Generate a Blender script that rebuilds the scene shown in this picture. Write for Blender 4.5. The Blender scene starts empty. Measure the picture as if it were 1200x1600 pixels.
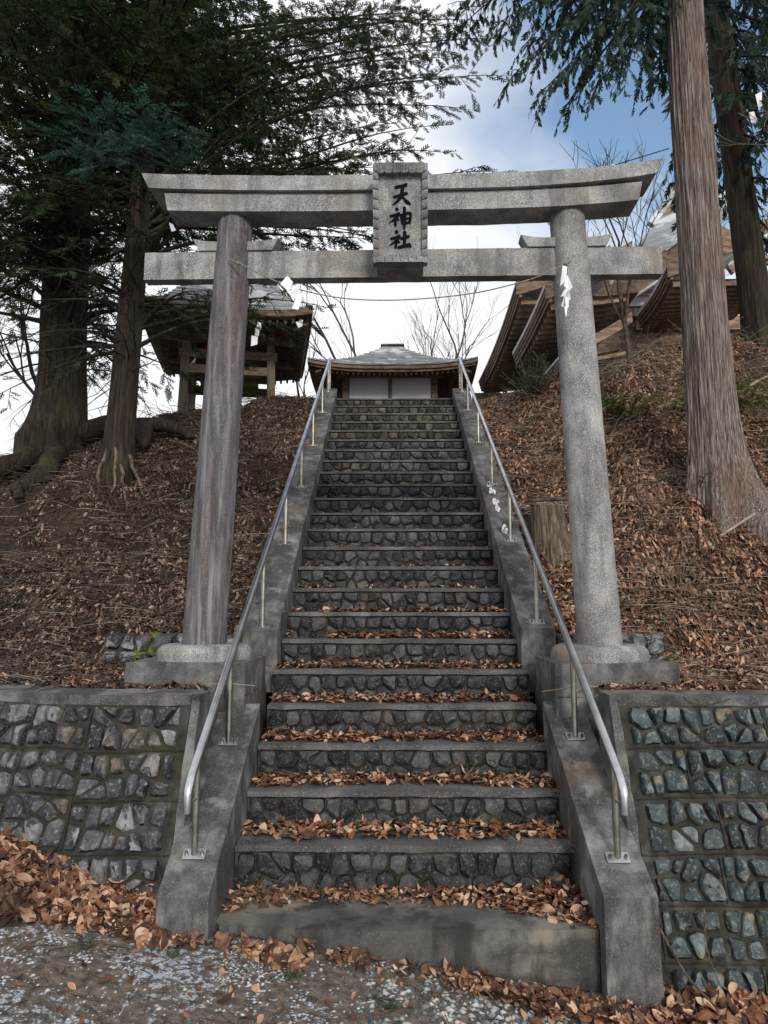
import bpy, math, random
import numpy as np
from mathutils import Vector, Matrix, noise as mnoise
SC = bpy.context.scene
rng = np.random.default_rng(7); random.seed(7)
# ------------------------------------------------------------------ camera
F, TH, PS = 1110.0, .1352, .0094
cam_d = bpy.data.cameras.new('camera'); cam = bpy.data.objects.new('camera', cam_d); SC.collection.objects.link(cam)
cam_d.sensor_fit = 'VERTICAL'; cam_d.sensor_height = 24; cam_d.sensor_width = 18; cam_d.lens = 24*F/1600
cam_d.clip_start = .05; cam_d.clip_end = 3000
cam.rotation_euler = (math.pi/2+TH, 0, PS); cam.location = (0, 0, 0)
SC.camera = cam
# ------------------------------------------------------------------ world
SUN_EL, SUN_AZ = math.radians(24), math.radians(165)
w = bpy.data.worlds.new('World'); SC.world = w; w.use_nodes = True
nt = w.node_tree; nt.nodes.clear()
def N(t, ty, **k):
    n = t.nodes.new(ty)
    for a, b in k.items(): setattr(n, a, b)
    return n
out = N(nt, 'ShaderNodeOutputWorld'); mixs = N(nt, 'ShaderNodeMixShader')
b1 = N(nt, 'ShaderNodeBackground'); b2 = N(nt, 'ShaderNodeBackground')
sky = N(nt, 'ShaderNodeTexSky'); sky.sky_type = 'NISHITA'; sky.sun_disc = False
sky.sun_elevation = SUN_EL; sky.sun_rotation = SUN_AZ; sky.air_density = 1.3; sky.ozone_density = 2
nt.links.new(sky.outputs[0], b1.inputs[0]); b1.inputs[1].default_value = .15
tc = N(nt, 'ShaderNodeTexCoord'); mp = N(nt, 'ShaderNodeMapping'); mp.inputs['Scale'].default_value = (1, 1, 1.6)
nz = N(nt, 'ShaderNodeTexNoise'); nz.inputs['Scale'].default_value = 2.6; nz.inputs['Detail'].default_value = 7; nz.inputs['Roughness'].default_value = .55
nt.links.new(tc.outputs['Generated'], mp.inputs[0]); nt.links.new(mp.outputs[0], nz.inputs[0])
# clear sky towards the upper right, cloud elsewhere
dot = N(nt, 'ShaderNodeVectorMath', operation='DOT_PRODUCT'); nt.links.new(tc.outputs['Generated'], dot.inputs[0])
dv = Vector((.33, .70, .635)).normalized(); dot.inputs[1].default_value = dv
mr = N(nt, 'ShaderNodeMapRange'); mr.inputs[1].default_value = .93; mr.inputs[2].default_value = 1.0
mr.inputs[3].default_value = .75; mr.inputs[4].default_value = -.75
nt.links.new(dot.outputs['Value'], mr.inputs[0])
ad = N(nt, 'ShaderNodeMath', operation='MULTIPLY_ADD'); nt.links.new(nz.outputs[0], ad.inputs[0]); ad.inputs[1].default_value = 1.9; nt.links.new(mr.outputs[0], ad.inputs[2])
cr = N(nt, 'ShaderNodeMapRange'); cr.inputs[1].default_value = .55; cr.inputs[2].default_value = 1.25
nt.links.new(ad.outputs[0], cr.inputs[0]); nt.links.new(cr.outputs[0], mixs.inputs[0])
nz2 = N(nt, 'ShaderNodeTexNoise'); nz2.inputs['Scale'].default_value = 3.3; nz2.inputs['Detail'].default_value = 5
nt.links.new(mp.outputs[0], nz2.inputs[0])
rp = N(nt, 'ShaderNodeValToRGB'); rp.color_ramp.elements[0].position = .3; rp.color_ramp.elements[0].color = (.84, .87, .91, 1)
rp.color_ramp.elements[1].position = .62; rp.color_ramp.elements[1].color = (1, 1, 1, 1)
nt.links.new(nz2.outputs[0], rp.inputs[0]); nt.links.new(rp.outputs[0], b2.inputs[0]); b2.inputs[1].default_value = .85
nt.links.new(b1.outputs[0], mixs.inputs[1]); nt.links.new(b2.outputs[0], mixs.inputs[2]); nt.links.new(mixs.outputs[0], out.inputs[0])
# ------------------------------------------------------------------ sun (thin overcast)
sd = bpy.data.lights.new('sun', 'SUN'); sd.energy = 1.9; sd.angle = math.radians(12); sd.color = (1, .93, .83)
so = bpy.data.objects.new('sun', sd); SC.collection.objects.link(so)
so.rotation_euler = (math.pi/2-SUN_EL, 0, math.pi-SUN_AZ)
SC.view_settings.view_transform = 'Standard'; SC.view_settings.look = 'None'; SC.view_settings.gamma = 1
SC.view_settings.exposure = 0.4
SC.cycles.max_bounces = 6; SC.cycles.diffuse_bounces = 3; SC.cycles.transparent_max_bounces = 4
# ------------------------------------------------------------------ projection helper (pixel of the 1200x1600 photo -> metres at a known depth)
def at(u, v, X=None, Y=None, Z=None):
    a = (u-600)/F; b = (800-v)/F
    yf = math.cos(TH)-b*math.sin(TH); z = math.sin(TH)+b*math.cos(TH)
    r = (a*math.cos(PS)-yf*math.sin(PS), yf*math.cos(PS)+a*math.sin(PS), z)
    t = X/r[0] if X is not None else Y/r[1] if Y is not None else Z/r[2]
    return np.array([c*t for c in r])
# ------------------------------------------------------------------ materials
def mat(name, ramp, scale=4, detail=8, rough=.85, stretch=(1, 1, 1), bump=.3, bscale=None, bdist=.01, layers=(), island=None, spec=.3, metal=0, coord='Object', bstretch=None, rough2=.6, stripes=None):
    """ramp: noise -> colour; layers: (colour, scale, low, high, amount, stretch); island: (amount dark, amount light)"""
    m = bpy.data.materials.new(name); m.use_nodes = True; t = m.node_tree; t.nodes.clear()
    o = N(t, 'ShaderNodeOutputMaterial'); p = N(t, 'ShaderNodeBsdfPrincipled'); t.links.new(p.outputs[0], o.inputs[0])
    p.inputs['Roughness'].default_value = rough; p.inputs['Metallic'].default_value = metal; p.inputs['Specular IOR Level'].default_value = spec
    c = N(t, 'ShaderNodeTexCoord')
    def nzn(sc, st, det=8, ro=.6):
        mp = N(t, 'ShaderNodeMapping'); mp.inputs['Scale'].default_value = st
        t.links.new(c.outputs[coord], mp.inputs[0])
        n = N(t, 'ShaderNodeTexNoise'); n.inputs['Scale'].default_value = sc; n.inputs['Detail'].default_value = det; n.inputs['Roughness'].default_value = ro
        t.links.new(mp.outputs[0], n.inputs[0]); return n
    n1 = nzn(scale, stretch, detail, rough2); fac = n1.outputs[0]
    sq = lambda q: .5+(q-.5)*.52
    if island is None: ramp = [(sq(q), cc) for q, cc in ramp]
    if island is not None:
        g = N(t, 'ShaderNodeNewGeometry'); a = N(t, 'ShaderNodeMath', operation='MULTIPLY_ADD')
        sb = N(t, 'ShaderNodeMath', operation='SUBTRACT'); t.links.new(g.outputs['Random Per Island'], sb.inputs[0]); sb.inputs[1].default_value = .5
        t.links.new(sb.outputs[0], a.inputs[0]); a.inputs[1].default_value = island; t.links.new(fac, a.inputs[2]); fac = a.outputs[0]
    r = N(t, 'ShaderNodeValToRGB'); els = r.color_ramp.elements
    els[0].position, els[0].color = ramp[0][0], (*ramp[0][1], 1); els[1].position, els[1].color = ramp[-1][0], (*ramp[-1][1], 1)
    for q, cc in ramp[1:-1]: e = els.new(q); e.color = (*cc, 1)
    t.links.new(fac, r.inputs[0]); col = r.outputs[0]
    for (lc, ls, lo, hi, am, st) in layers:
        n = nzn(ls, st); mr = N(t, 'ShaderNodeMapRange'); mr.inputs[1].default_value = sq(lo); mr.inputs[2].default_value = sq(hi); mr.inputs[4].default_value = am
        t.links.new(n.outputs[0], mr.inputs[0]); mx = N(t, 'ShaderNodeMix', data_type='RGBA'); mx.inputs[7].default_value = (*lc, 1)
        t.links.new(mr.outputs[0], mx.inputs[0]); t.links.new(col, mx.inputs[6]); col = mx.outputs[2]
    t.links.new(col, p.inputs['Base Color'])
    if bump:
        n = nzn(bscale or scale*6, bstretch or stretch, 6, .65); b = N(t, 'ShaderNodeBump'); b.inputs['Strength'].default_value = bump; b.inputs['Distance'].default_value = bdist
        t.links.new(n.outputs[0], b.inputs['Height']); t.links.new(b.outputs[0], p.inputs['Normal'])
    return m
I3 = (1, 1, 1)
MAT = dict(
 concrete=mat('weathered_concrete', [(.1, (.042, .042, .045)), (.5, (.102, .103, .107)), (.9, (.235, .233, .228))], 6, bump=.5, bscale=45, bdist=.004,
   layers=[((.030, .029, .028), 2.6, .42, .68, .85, (1.2, 1.2, .6)), ((.04, .038, .03), 9, .55, .80, .6, (1, 1, .5)), ((.36, .355, .34), 120, .54, .85, .28, I3), ((.34, .335, .33), 9, .56, .80, .35, (1, 1, .4)), ((.12, .075, .045), 2.6, .58, .75, .45, I3)]),
 concrete_dk=mat('stained_concrete', [(.3, (.04, .042, .045)), (.5, (.085, .088, .092)), (.72, (.17, .17, .17))], 4.5, bump=.6, bscale=50, bdist=.004,
   layers=[((.022, .024, .02), 2.2, .48, .7, .7, (1, 1, .5)), ((.3, .29, .27), 110, .58, .8, .4, I3), ((.05, .06, .02), 3.3, .62, .75, .4, I3)]),
 nosing=mat('worn_step_concrete', [(.2, (.038, .039, .042)), (.5, (.078, .079, .083)), (.8, (.16, .16, .16))], 5, bump=.6, bscale=60, bdist=.004,
   layers=[((.34, .33, .31), 110, .55, .8, .5, I3), ((.03, .03, .025), 2.5, .5, .7, .6, I3)]),
 landing=mat('landing_concrete', [(.2, (.045, .045, .045)), (.5, (.085, .083, .08)), (.8, (.17, .165, .15))], 2.5, bump=.6, bscale=55, bdist=.004,
   layers=[((.035, .033, .03), 3.2, .5, .68, .75, (.6, .6, 1.6)), ((.36, .34, .31), 170, .56, .85, .25, I3), ((.30, .24, .17), 1.3, .55, .75, .5, I3), ((.02, .02, .018), 5, .48, .72, .75, (1.2, 1.2, .35))]),
 granite=mat('grey_granite', [(.2, (.14, .147, .152)), (.5, (.225, .235, .238)), (.8, (.34, .345, .34))], 5, bump=.35, bscale=120, bdist=.003,
   layers=[((.06, .06, .07), 150, .50, .72, .7, I3), ((.58, .58, .57), 130, .52, .78, .7, I3), ((.065, .062, .066), 4, .50, .80, .65, (2, 2, .35)), ((.10, .085, .08), 1.4, .50, .72, .5, (1, 1, 1.5)), ((.33, .27, .19), 1.6, .58, .8, .35, (1, 1, .4)), ((.40, .41, .41), 12, .56, .9, .25, I3)]),
 granite_dk=mat('stained_granite', [(.1, (.040, .036, .041)), (.5, (.085, .078, .086)), (.9, (.19, .183, .195))], 9, stretch=(3, 3, .35), bump=.35, bscale=110, bdist=.003, bstretch=I3,
   layers=[((.06, .06, .07), 230, .52, .75, .5, I3), ((.42, .42, .42), 190, .56, .80, .45, I3), ((.05, .042, .045), 3.5, .5, .68, .7, (3, 3, .25)), ((.22, .15, .12), 3.0, .58, .9, .35, (3, 3, .3)), ((.30, .30, .32), 5, .54, .8, .5, (4, 4, .2)), ((.42, .45, .48), 9, .64, .9, .15, I3)]),
 mortar=mat('dark_mortar', [(.3, (.010, .010, .009)), (.5, (.026, .024, .022)), (.75, (.06, .057, .05))], 14, bump=.8, bscale=60, bdist=.006, layers=[((.02, .025, .008), 3, .55, .7, .6, I3)]),
 mortar_wall=mat('wall_mortar', [(.2, (.013, .013, .012)), (.5, (.034, .033, .030)), (.8, (.085, .08, .074))], 12, bump=.9, bscale=50, bdist=.008,
   layers=[((.02, .022, .015), 3, .52, .68, .75, I3), ((.035, .04, .012), 5, .6, .72, .5, I3)]),
 stone_step=mat('riser_stone', [(.2, (.006, .007, .008)), (.45, (.017, .019, .021)), (.62, (.036, .040, .044)), (.9, (.10, .096, .09))], 16, island=.55, rough=.7, bump=.7, bscale=55, bdist=.008,
   layers=[((.16, .12, .08), 7, .60, .8, .35, I3), ((.26, .27, .27), 70, .60, .85, .35, I3)]),
 stone_step_top=mat('riser_stone_dry', [(.2, (.012, .012, .010)), (.45, (.034, .032, .026)), (.62, (.068, .062, .05)), (.85, (.14, .127, .10))], 16, island=.55, rough=.75, bump=.7, bscale=55, bdist=.008),
 stone_wall_l=mat('grey_field_stone', [(.2, (.013, .015, .017)), (.42, (.036, .040, .046)), (.62, (.076, .081, .089)), (.9, (.26, .255, .26))], 14, island=.6, rough=.65, bump=.8, bscale=45, bdist=.010,
   layers=[((.24, .17, .12), 5, .60, .78, .4, I3), ((.38, .40, .43), 60, .58, .85, .4, I3), ((.02, .022, .02), 22, .56, .8, .5, I3)]),
 stone_wall_r=mat('green_field_stone', [(.2, (.011, .016, .018)), (.42, (.030, .042, .047)), (.62, (.062, .082, .088)), (.9, (.20, .225, .222))], 14, island=.55, rough=.65, bump=.8, bscale=45, bdist=.010,
   layers=[((.26, .21, .12), 9, .66, .76, .5, I3), ((.34, .39, .40), 60, .58, .85, .4, I3), ((.02, .024, .024), 22, .56, .8, .5, I3)]),
 soil=mat('forest_soil', [(.2, (.012, .008, .006)), (.5, (.036, .022, .015)), (.8, (.09, .055, .037))], 3, bump=1, bscale=22, bdist=.05,
   layers=[((.012, .009, .007), 1.4, .52, .68, .7, I3), ((.12, .075, .045), 24, .55, .8, .5, I3)]),
 snow=mat('snow_crumb', [(.3, (.26, .29, .33)), (.7, (.52, .56, .62))], 20, bump=.4, rough=.6),
 gravel=mat('bluish_gravel', [(.2, (.06, .07, .075)), (.5, (.17, .20, .21)), (.85, (.42, .42, .40))], 9, island=.9, bump=.4, rough=.8),
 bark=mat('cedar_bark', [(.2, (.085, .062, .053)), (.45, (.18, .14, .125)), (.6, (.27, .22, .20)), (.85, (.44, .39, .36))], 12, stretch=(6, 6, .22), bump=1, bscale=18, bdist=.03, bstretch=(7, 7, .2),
   layers=[((.03, .02, .018), 17, .56, .70, .85, (6, 6, .14)), ((.50, .43, .39), 26, .60, .75, .5, (6, 6, .12)), ((.20, .09, .05), 2.5, .55, .75, .4, (1, 1, .4))]),  # the dark vertical streaks paint shadow lines between the bark fibres
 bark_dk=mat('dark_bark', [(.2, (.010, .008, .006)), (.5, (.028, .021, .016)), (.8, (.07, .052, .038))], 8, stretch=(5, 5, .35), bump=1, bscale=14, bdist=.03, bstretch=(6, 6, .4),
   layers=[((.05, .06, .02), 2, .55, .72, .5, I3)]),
 twig=mat('twig_bark', [(.3, (.03, .024, .02)), (.7, (.10, .08, .065))], 20, bump=0),
 pale_twig=mat('pale_twig', [(.3, (.16, .12, .09)), (.7, (.36, .30, .24))], 20, bump=0, island=.5),
 stump=mat('stump_wood', [(.2, (.05, .036, .026)), (.5, (.13, .10, .073)), (.8, (.27, .22, .165))], 8, stretch=(5, 5, .3), bump=1, bscale=14, bdist=.03, bstretch=(6, 6, .3)),
 steel=mat('stainless_steel', [(.3, (.42, .43, .45)), (.7, (.58, .59, .61))], 8, rough=.34, metal=1, bump=.05, bscale=60, bdist=.001),
 steel_post=mat('dull_steel', [(.3, (.24, .23, .20)), (.7, (.40, .39, .36))], 8, rough=.45, metal=1, bump=.05, bscale=60, bdist=.001),
 bolt=mat('bolt_steel', [(.3, (.12, .12, .12)), (.7, (.25, .25, .25))], 8, rough=.4, metal=1, bump=0),
 ink=mat('black_lettering', [(.3, (.004, .005, .008)), (.7, (.008, .010, .014))], 30, bump=0, rough=.9, spec=.05),
 paper=mat('white_paper', [(.3, (.72, .74, .80)), (.7, (.86, .87, .9))], 4, bump=0, rough=.9),
 rope=mat('straw_rope', [(.3, (.13, .115, .09)), (.7, (.30, .27, .22))], 90, bump=.6, bscale=200, bdist=.003),
 wood=mat('brown_timber', [(.2, (.12, .08, .06)), (.5, (.235, .165, .125)), (.8, (.38, .28, .215))], 5, stretch=(1, .15, 4), bump=.3, bscale=20, bdist=.004),
 wood_lt=mat('pale_timber', [(.3, (.17, .12, .085)), (.7, (.34, .25, .18))], 5, stretch=(2, .3, 3), bump=.2, bscale=20, bdist=.004),
 wood_or=mat('orange_timber', [(.3, (.30, .17, .08)), (.7, (.52, .31, .16))], 5, stretch=(.3, 3, 3), bump=.2, bscale=20, bdist=.004),
 wood_gr=mat('grey_timber', [(.3, (.12, .10, .08)), (.7, (.26, .215, .17))], 5, stretch=(3, 3, .3), bump=.3, bscale=20, bdist=.004),
 plaster=mat('white_plaster', [(.3, (.62, .63, .66)), (.7, (.74, .75, .78))], 4, bump=.1),
 shutter=mat('pale_screen', [(.3, (.86, .88, .93)), (.7, (.90, .92, .96))], 2, bump=0, rough=.5),
 copper=mat('patinated_roof', [(.3, (.17, .20, .23)), (.5, (.27, .31, .34)), (.7, (.38, .41, .43))], 3, stretch=(1, 1, 5), bump=.2, rough=.5, layers=[((.25, .16, .12), 3, .55, .72, .5, (1, 1, 4)), ((.75, .78, .82), 1.6, .60, .68, .6, I3)]),
 brass=mat('gilded_fitting', [(.3, (.42, .30, .10)), (.7, (.6, .45, .18))], 5, metal=.6, rough=.5, bump=0),
 moss=mat('moss', [(.3, (.03, .045, .008)), (.7, (.12, .15, .02))], 20, bump=1, bscale=60, bdist=.01),
 fir=mat('fir_needles', [(.3, (.016, .033, .016)), (.5, (.038, .068, .032)), (.75, (.085, .125, .05))], 1.2, island=.5, bump=0, rough=.7),
 fir_blue=mat('blue_green_needles', [(.3, (.025, .065, .050)), (.6, (.055, .125, .09)), (.8, (.11, .20, .145))], 1.5, island=.5, bump=0, rough=.6),
 cedar=mat('cedar_sprays', [(.3, (.012, .032, .030)), (.5, (.026, .058, .046)), (.75, (.055, .10, .062))], 1.5, island=.5, bump=0, rough=.65),
 bushleaf=mat('bush_leaf', [(.3, (.035, .06, .035)), (.5, (.07, .11, .07)), (.75, (.14, .18, .11))], 3, island=.6, bump=0, rough=.7),
 fern=mat('fern_leaf', [(.3, (.06, .09, .02)), (.5, (.13, .17, .05)), (.75, (.26, .27, .10))], 3, island=.6, bump=0, rough=.7),
)
for k_ in ('fir', 'fir_blue', 'cedar', 'bushleaf', 'fern'):   # thin leaves let some light through
    t = MAT[k_].node_tree; p = [q for q in t.nodes if q.type == 'BSDF_PRINCIPLED'][0]; o = [q for q in t.nodes if q.type == 'OUTPUT_MATERIAL'][0]
    tr_ = N(t, 'ShaderNodeBsdfTranslucent'); ms = N(t, 'ShaderNodeMixShader'); ms.inputs[0].default_value = .4
    t.links.new(p.inputs['Base Color'].links[0].from_socket, tr_.inputs[0]); t.links.new(p.outputs[0], ms.inputs[1]); t.links.new(tr_.outputs[0], ms.inputs[2]); t.links.new(ms.outputs[0], o.inputs[0])
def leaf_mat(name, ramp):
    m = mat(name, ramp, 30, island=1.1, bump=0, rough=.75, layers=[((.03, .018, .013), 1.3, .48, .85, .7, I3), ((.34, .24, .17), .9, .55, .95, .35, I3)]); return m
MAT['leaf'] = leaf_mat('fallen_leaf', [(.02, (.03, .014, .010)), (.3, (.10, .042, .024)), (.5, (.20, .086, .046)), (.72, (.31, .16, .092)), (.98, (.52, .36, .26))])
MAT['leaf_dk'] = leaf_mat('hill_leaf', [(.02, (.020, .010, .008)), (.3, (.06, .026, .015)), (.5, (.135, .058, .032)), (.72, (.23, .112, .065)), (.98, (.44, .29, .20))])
MAT['leaf_shade'] = leaf_mat('left_hill_leaf_painted_shade', [(.02, (.012, .007, .005)), (.3, (.032, .017, .012)), (.5, (.062, .034, .024)), (.72, (.115, .068, .048)), (.98, (.30, .22, .17))])  # darker copy of the hill leaf, tree shade put into its colour
# front ground: soil, frost and grit, leaf colour
# ------------------------------------------------------------------ mesh builder
class MB:
    def __init__(s): s.v = []; s.f = []
    def add(s, V, Fs):
        o = len(s.v); s.v.extend([tuple(map(float, p)) for p in V]); s.f.extend([tuple(i+o for i in f) for f in Fs]); return s
    def box(s, x0, x1, y0, y1, z0, z1):
        V = [(x, y, z) for z in (z0, z1) for y in (y0, y1) for x in (x0, x1)]
        return s.add(V, [(0, 2, 3, 1), (4, 5, 7, 6), (0, 1, 5, 4), (2, 6, 7, 3), (0, 4, 6, 2), (1, 3, 7, 5)])
    def prism(s, prof, axis, a0, a1):
        """prof: 2D loop in the two other axes, extruded along axis"""
        n = len(prof)
        def P(p, a): return (a, p[0], p[1]) if axis == 'x' else (p[0], a, p[1]) if axis == 'y' else (p[0], p[1], a)
        V = [P(p, a0) for p in prof]+[P(p, a1) for p in prof]
        return s.add(V, [tuple(range(n))[::-1], tuple(range(n, 2*n))]+[(i, (i+1) % n, n+(i+1) % n, n+i) for i in range(n)])
    def beam(s, p, q, wd, ht, up=(0, 0, 1)):
        p, q = Vector(p), Vector(q); d = (q-p).normalized(); u = Vector(up); sd = d.cross(u).normalized(); u = sd.cross(d)
        V = [c+sd*a*wd/2+u*b*ht/2 for c in (p, q) for a, b in ((-1, -1), (1, -1), (1, 1), (-1, 1))]
        return s.add(V, [(3, 2, 1, 0), (4, 5, 6, 7), (0, 1, 5, 4), (1, 2, 6, 5), (2, 3, 7, 6), (3, 0, 4, 7)])
    def tube(s, pts, rad, n=8, cap=True):
        pts = [Vector(p) for p in pts]; rad = rad if hasattr(rad, '__len__') else [rad]*len(pts)
        V = []; Fs = []; prev = None
        for i, p in enumerate(pts):
            d = (pts[min(i+1, len(pts)-1)]-pts[max(i-1, 0)]).normalized()
            a = prev if prev is not None else (Vector((0, 0, 1)) if abs(d.z) < .9 else Vector((1, 0, 0)))
            a = (a-d*a.dot(d)).normalized(); prev = a; b = d.cross(a)
            for k in range(n):
                t = 2*math.pi*k/n; V.append(p+(a*math.cos(t)+b*math.sin(t))*rad[i])
        for i in range(len(pts)-1):
            for k in range(n): Fs.append((i*n+k, i*n+(k+1) % n, (i+1)*n+(k+1) % n, (i+1)*n+k))
        if cap: Fs += [tuple(range(n))[::-1], tuple(range((len(pts)-1)*n, len(pts)*n))]
        return s.add(V, Fs)
    def lathe(s, cx, cy, prof, n=48, sx=1, sy=1):
        V = []; Fs = []
        for r, z in prof:
            for k in range(n):
                t = 2*math.pi*k/n; V.append((cx+r*math.cos(t)*sx, cy+r*math.sin(t)*sy, z))
        m = len(prof)
        for i in range(m-1):
            for k in range(n): Fs.append((i*n+k, i*n+(k+1) % n, (i+1)*n+(k+1) % n, (i+1)*n+k))
        Fs += [tuple(range(n))[::-1], tuple(range((m-1)*n, m*n))]
        return s.add(V, Fs)
def link(o, parent=None):
    SC.collection.objects.link(o)
    if parent is not None: o.parent = parent
    return o
def wloc(o):
    v = Vector((0, 0, 0))
    while o is not None: v += o.location; o = o.parent
    return v
def build(name, mb, m, parent=None, smooth=False, bevel=0, sub=0, rough=0, rscale=6, loc=None, auto=None):
    me = bpy.data.meshes.new(name)
    off = wloc(parent) if parent is not None else Vector(loc or (0, 0, 0))
    V = [(a-off.x, b-off.y, c-off.z) for a, b, c in mb.v]
    me.from_pydata(V, [], mb.f); me.materials.append(MAT[m] if isinstance(m, str) else m)
    if sub:
        import bmesh
        bm = bmesh.new(); bm.from_mesh(me); bmesh.ops.recalc_face_normals(bm, faces=bm.faces)
        for _ in range(40):
            L = [e for e in bm.edges if e.calc_length() > sub*1.5]
            if not L or len(bm.verts) > 60000: break
            bmesh.ops.subdivide_edges(bm, edges=L, cuts=1, use_grid_fill=True)
        if rough:
            bm.normal_update()
            for v in bm.verts:
                p = v.co+off
                v.co += v.normal*rough*(mnoise.noise(p*rscale)+.6*mnoise.noise(p*rscale*3.1))
        bmesh.ops.triangulate(bm, faces=[f for f in bm.faces if len(f.verts) > 4]); bm.to_mesh(me); bm.free()
    o = bpy.data.objects.new(name, me); link(o, parent)
    if loc is not None and parent is None: o.location = loc
    if smooth: me.polygons.foreach_set('use_smooth', [True]*len(me.polygons))
    if bevel:
        b = o.modifiers.new('bevel', 'BEVEL'); b.width = bevel; b.segments = 2; b.limit_method = 'ANGLE'; b.angle_limit = math.radians(40)
    if auto:
        for p in me.polygons: p.use_smooth = True
        me.set_sharp_from_angle(angle=math.radians(auto))
    return o
def build_np(name, V, Q, m, parent=None, smooth=False):
    """V (n,3), Q (m,k) constant-size faces"""
    me = bpy.data.meshes.new(name); V = np.asarray(V, dtype=np.float32)
    if parent is not None: V = V-np.array(wloc(parent), dtype=np.float32)
    k = Q.shape[1]; n = len(Q)
    me.vertices.add(len(V)); me.vertices.foreach_set('co', V.ravel())
    me.loops.add(n*k); me.loops.foreach_set('vertex_index', Q.astype(np.int32).ravel())
    me.polygons.add(n); me.polygons.foreach_set('loop_start', np.arange(0, n*k, k, dtype=np.int32))
    me.update(calc_edges=True); me.materials.append(MAT[m] if isinstance(m, str) else m)
    if smooth: me.polygons.foreach_set('use_smooth', [True]*n)
    return link(bpy.data.objects.new(name, me), parent)
def tag(o, label=None, cat=None, group=None, kind=None):
    if label: o['label'] = label
    if cat: o['category'] = cat
    if group: o['group'] = group
    if kind: o['kind'] = kind
    return o
def thing(name, loc, label, cat, group=None):
    o = bpy.data.objects.new(name, None); o.empty_display_size = .2; o.location = loc; link(o); return tag(o, label, cat, group)
# ------------------------------------------------------------------ terrain
def hash2(i, j, s):
    x = np.sin(i*127.1+j*311.7+s*74.7)*43758.5453; return x-np.floor(x)
def vnoise(x, y, s=0):
    i = np.floor(x); j = np.floor(y); a = x-i; b = y-j; a = a*a*(3-2*a); b = b*b*(3-2*b)
    return (hash2(i, j, s)*(1-a)+hash2(i+1, j, s)*a)*(1-b)+(hash2(i, j+1, s)*(1-a)+hash2(i+1, j+1, s)*a)*b-.5
def sstep(e0, e1, x): t = np.clip((x-e0)/(e1-e0), 0, 1); return t*t*(3-2*t)
WLX = [-8, -4.2, -2.9, -2.35, -1.95, -1.62, -1.094, 1.24, 2.0, 2.6, 4.6, 8]; WLY = [7.6, 5.32, 4.55, 4.24, 4.06, 4.0, 4.0, 4.0, 4.0, 4.06, 4.61, 5.5]
def wall_line(x): return np.interp(x, WLX, WLY)
def H(x, y):
    x = np.asarray(x, float); y = np.asarray(y, float); yw = wall_line(x)
    zf = -1.60-.137*np.clip(x, -4, 4)+.035*(y-3.4)+.025*vnoise(x*2.2, y*2.2, 1)+.012*vnoise(x*7, y*7, 2)
    zf = zf+.05*sstep(1.25, 1.6, x)*sstep(3.2, 3.6, y)*(1-sstep(2.6, 4, x))+.10*sstep(-1.2, -1.9, x)*sstep(3.1, 3.9, y)
    ya = 5.30
    sl = .67+.30*sstep(1.5, 3.0, x)-.03*sstep(-2, -5, x)
    shelf = -.50+.09*sstep(4.5, 5.3, y)
    up = shelf+.12*sstep(5.30, 5.5, y)*(np.abs(x-.07) < 2.3)+np.maximum(0, y-ya)*sl
    cap = 3.17-.17*np.clip(-1.5-x, 0, 5.5)+.50*sstep(2.5, 4.4, x)*(1-.7*sstep(11, 14, y))+.15*sstep(3, 6, x)
    d = up-cap; k = .25
    up = np.where(d > k, cap, np.where(d < -k, up, up-(d+k)**2/(4*k)))
    amp = sstep(5.2, 6.2, y)*(1-sstep(10.5, 12, y)*.7)*(1-.85*(np.abs(x-.07) < 1.25))
    up = up+amp*np.where(y > 8.7, .55, 1)*(.26*vnoise(x*.8, y*.9, 3)+.24*vnoise(x*2.1, y*2.1, 4)+.17*vnoise(x*4.6, y*4.6, 5)+.07*vnoise(x*12, y*12, 6))
    up = up-.35*sstep(-3.6, -5.2, x)*sstep(6, 8, y)*(1-sstep(12, 20, y))
    t = sstep(yw+.06, yw+.16, y)
    z = zf*(1-t)+up*t
    ins = (np.abs(x-.069) < 1.02) & (y > 3.55) & (y < 10.5)
    st = -1.55+.67*(y-3.9)-.55
    z = np.where(ins, np.minimum(z, st), z)
    z = np.where((x > -1.13) & (x < 1.27) & (y > 3.6) & (y < 4.62), np.minimum(z, -1.9), z)
    z = np.where((np.abs(x-.069) < 1.0) & (y >= 10.5) & (y < 12), 3.12, z)
    far = sstep(18, 60, y)
    return z*(1-far)+1.5*far
xs = np.concatenate([-np.geomspace(600, 9, 24), np.arange(-8.8, 9.0, .075), np.geomspace(9.1, 600, 24)])
ys = np.concatenate([-np.geomspace(200, 2, 12), np.arange(-1, 2.4, .3), np.arange(2.5, 12.5, .06), np.geomspace(12.6, 900, 34)])
X, Y = np.meshgrid(xs, ys); Z = H(X, Y)
nx, ny = len(xs), len(ys); idx = np.arange(nx*ny).reshape(ny, nx)
Q = np.stack([idx[:-1, :-1], idx[:-1, 1:], idx[1:, 1:], idx[1:, :-1]], -1).reshape(-1, 4)
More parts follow.
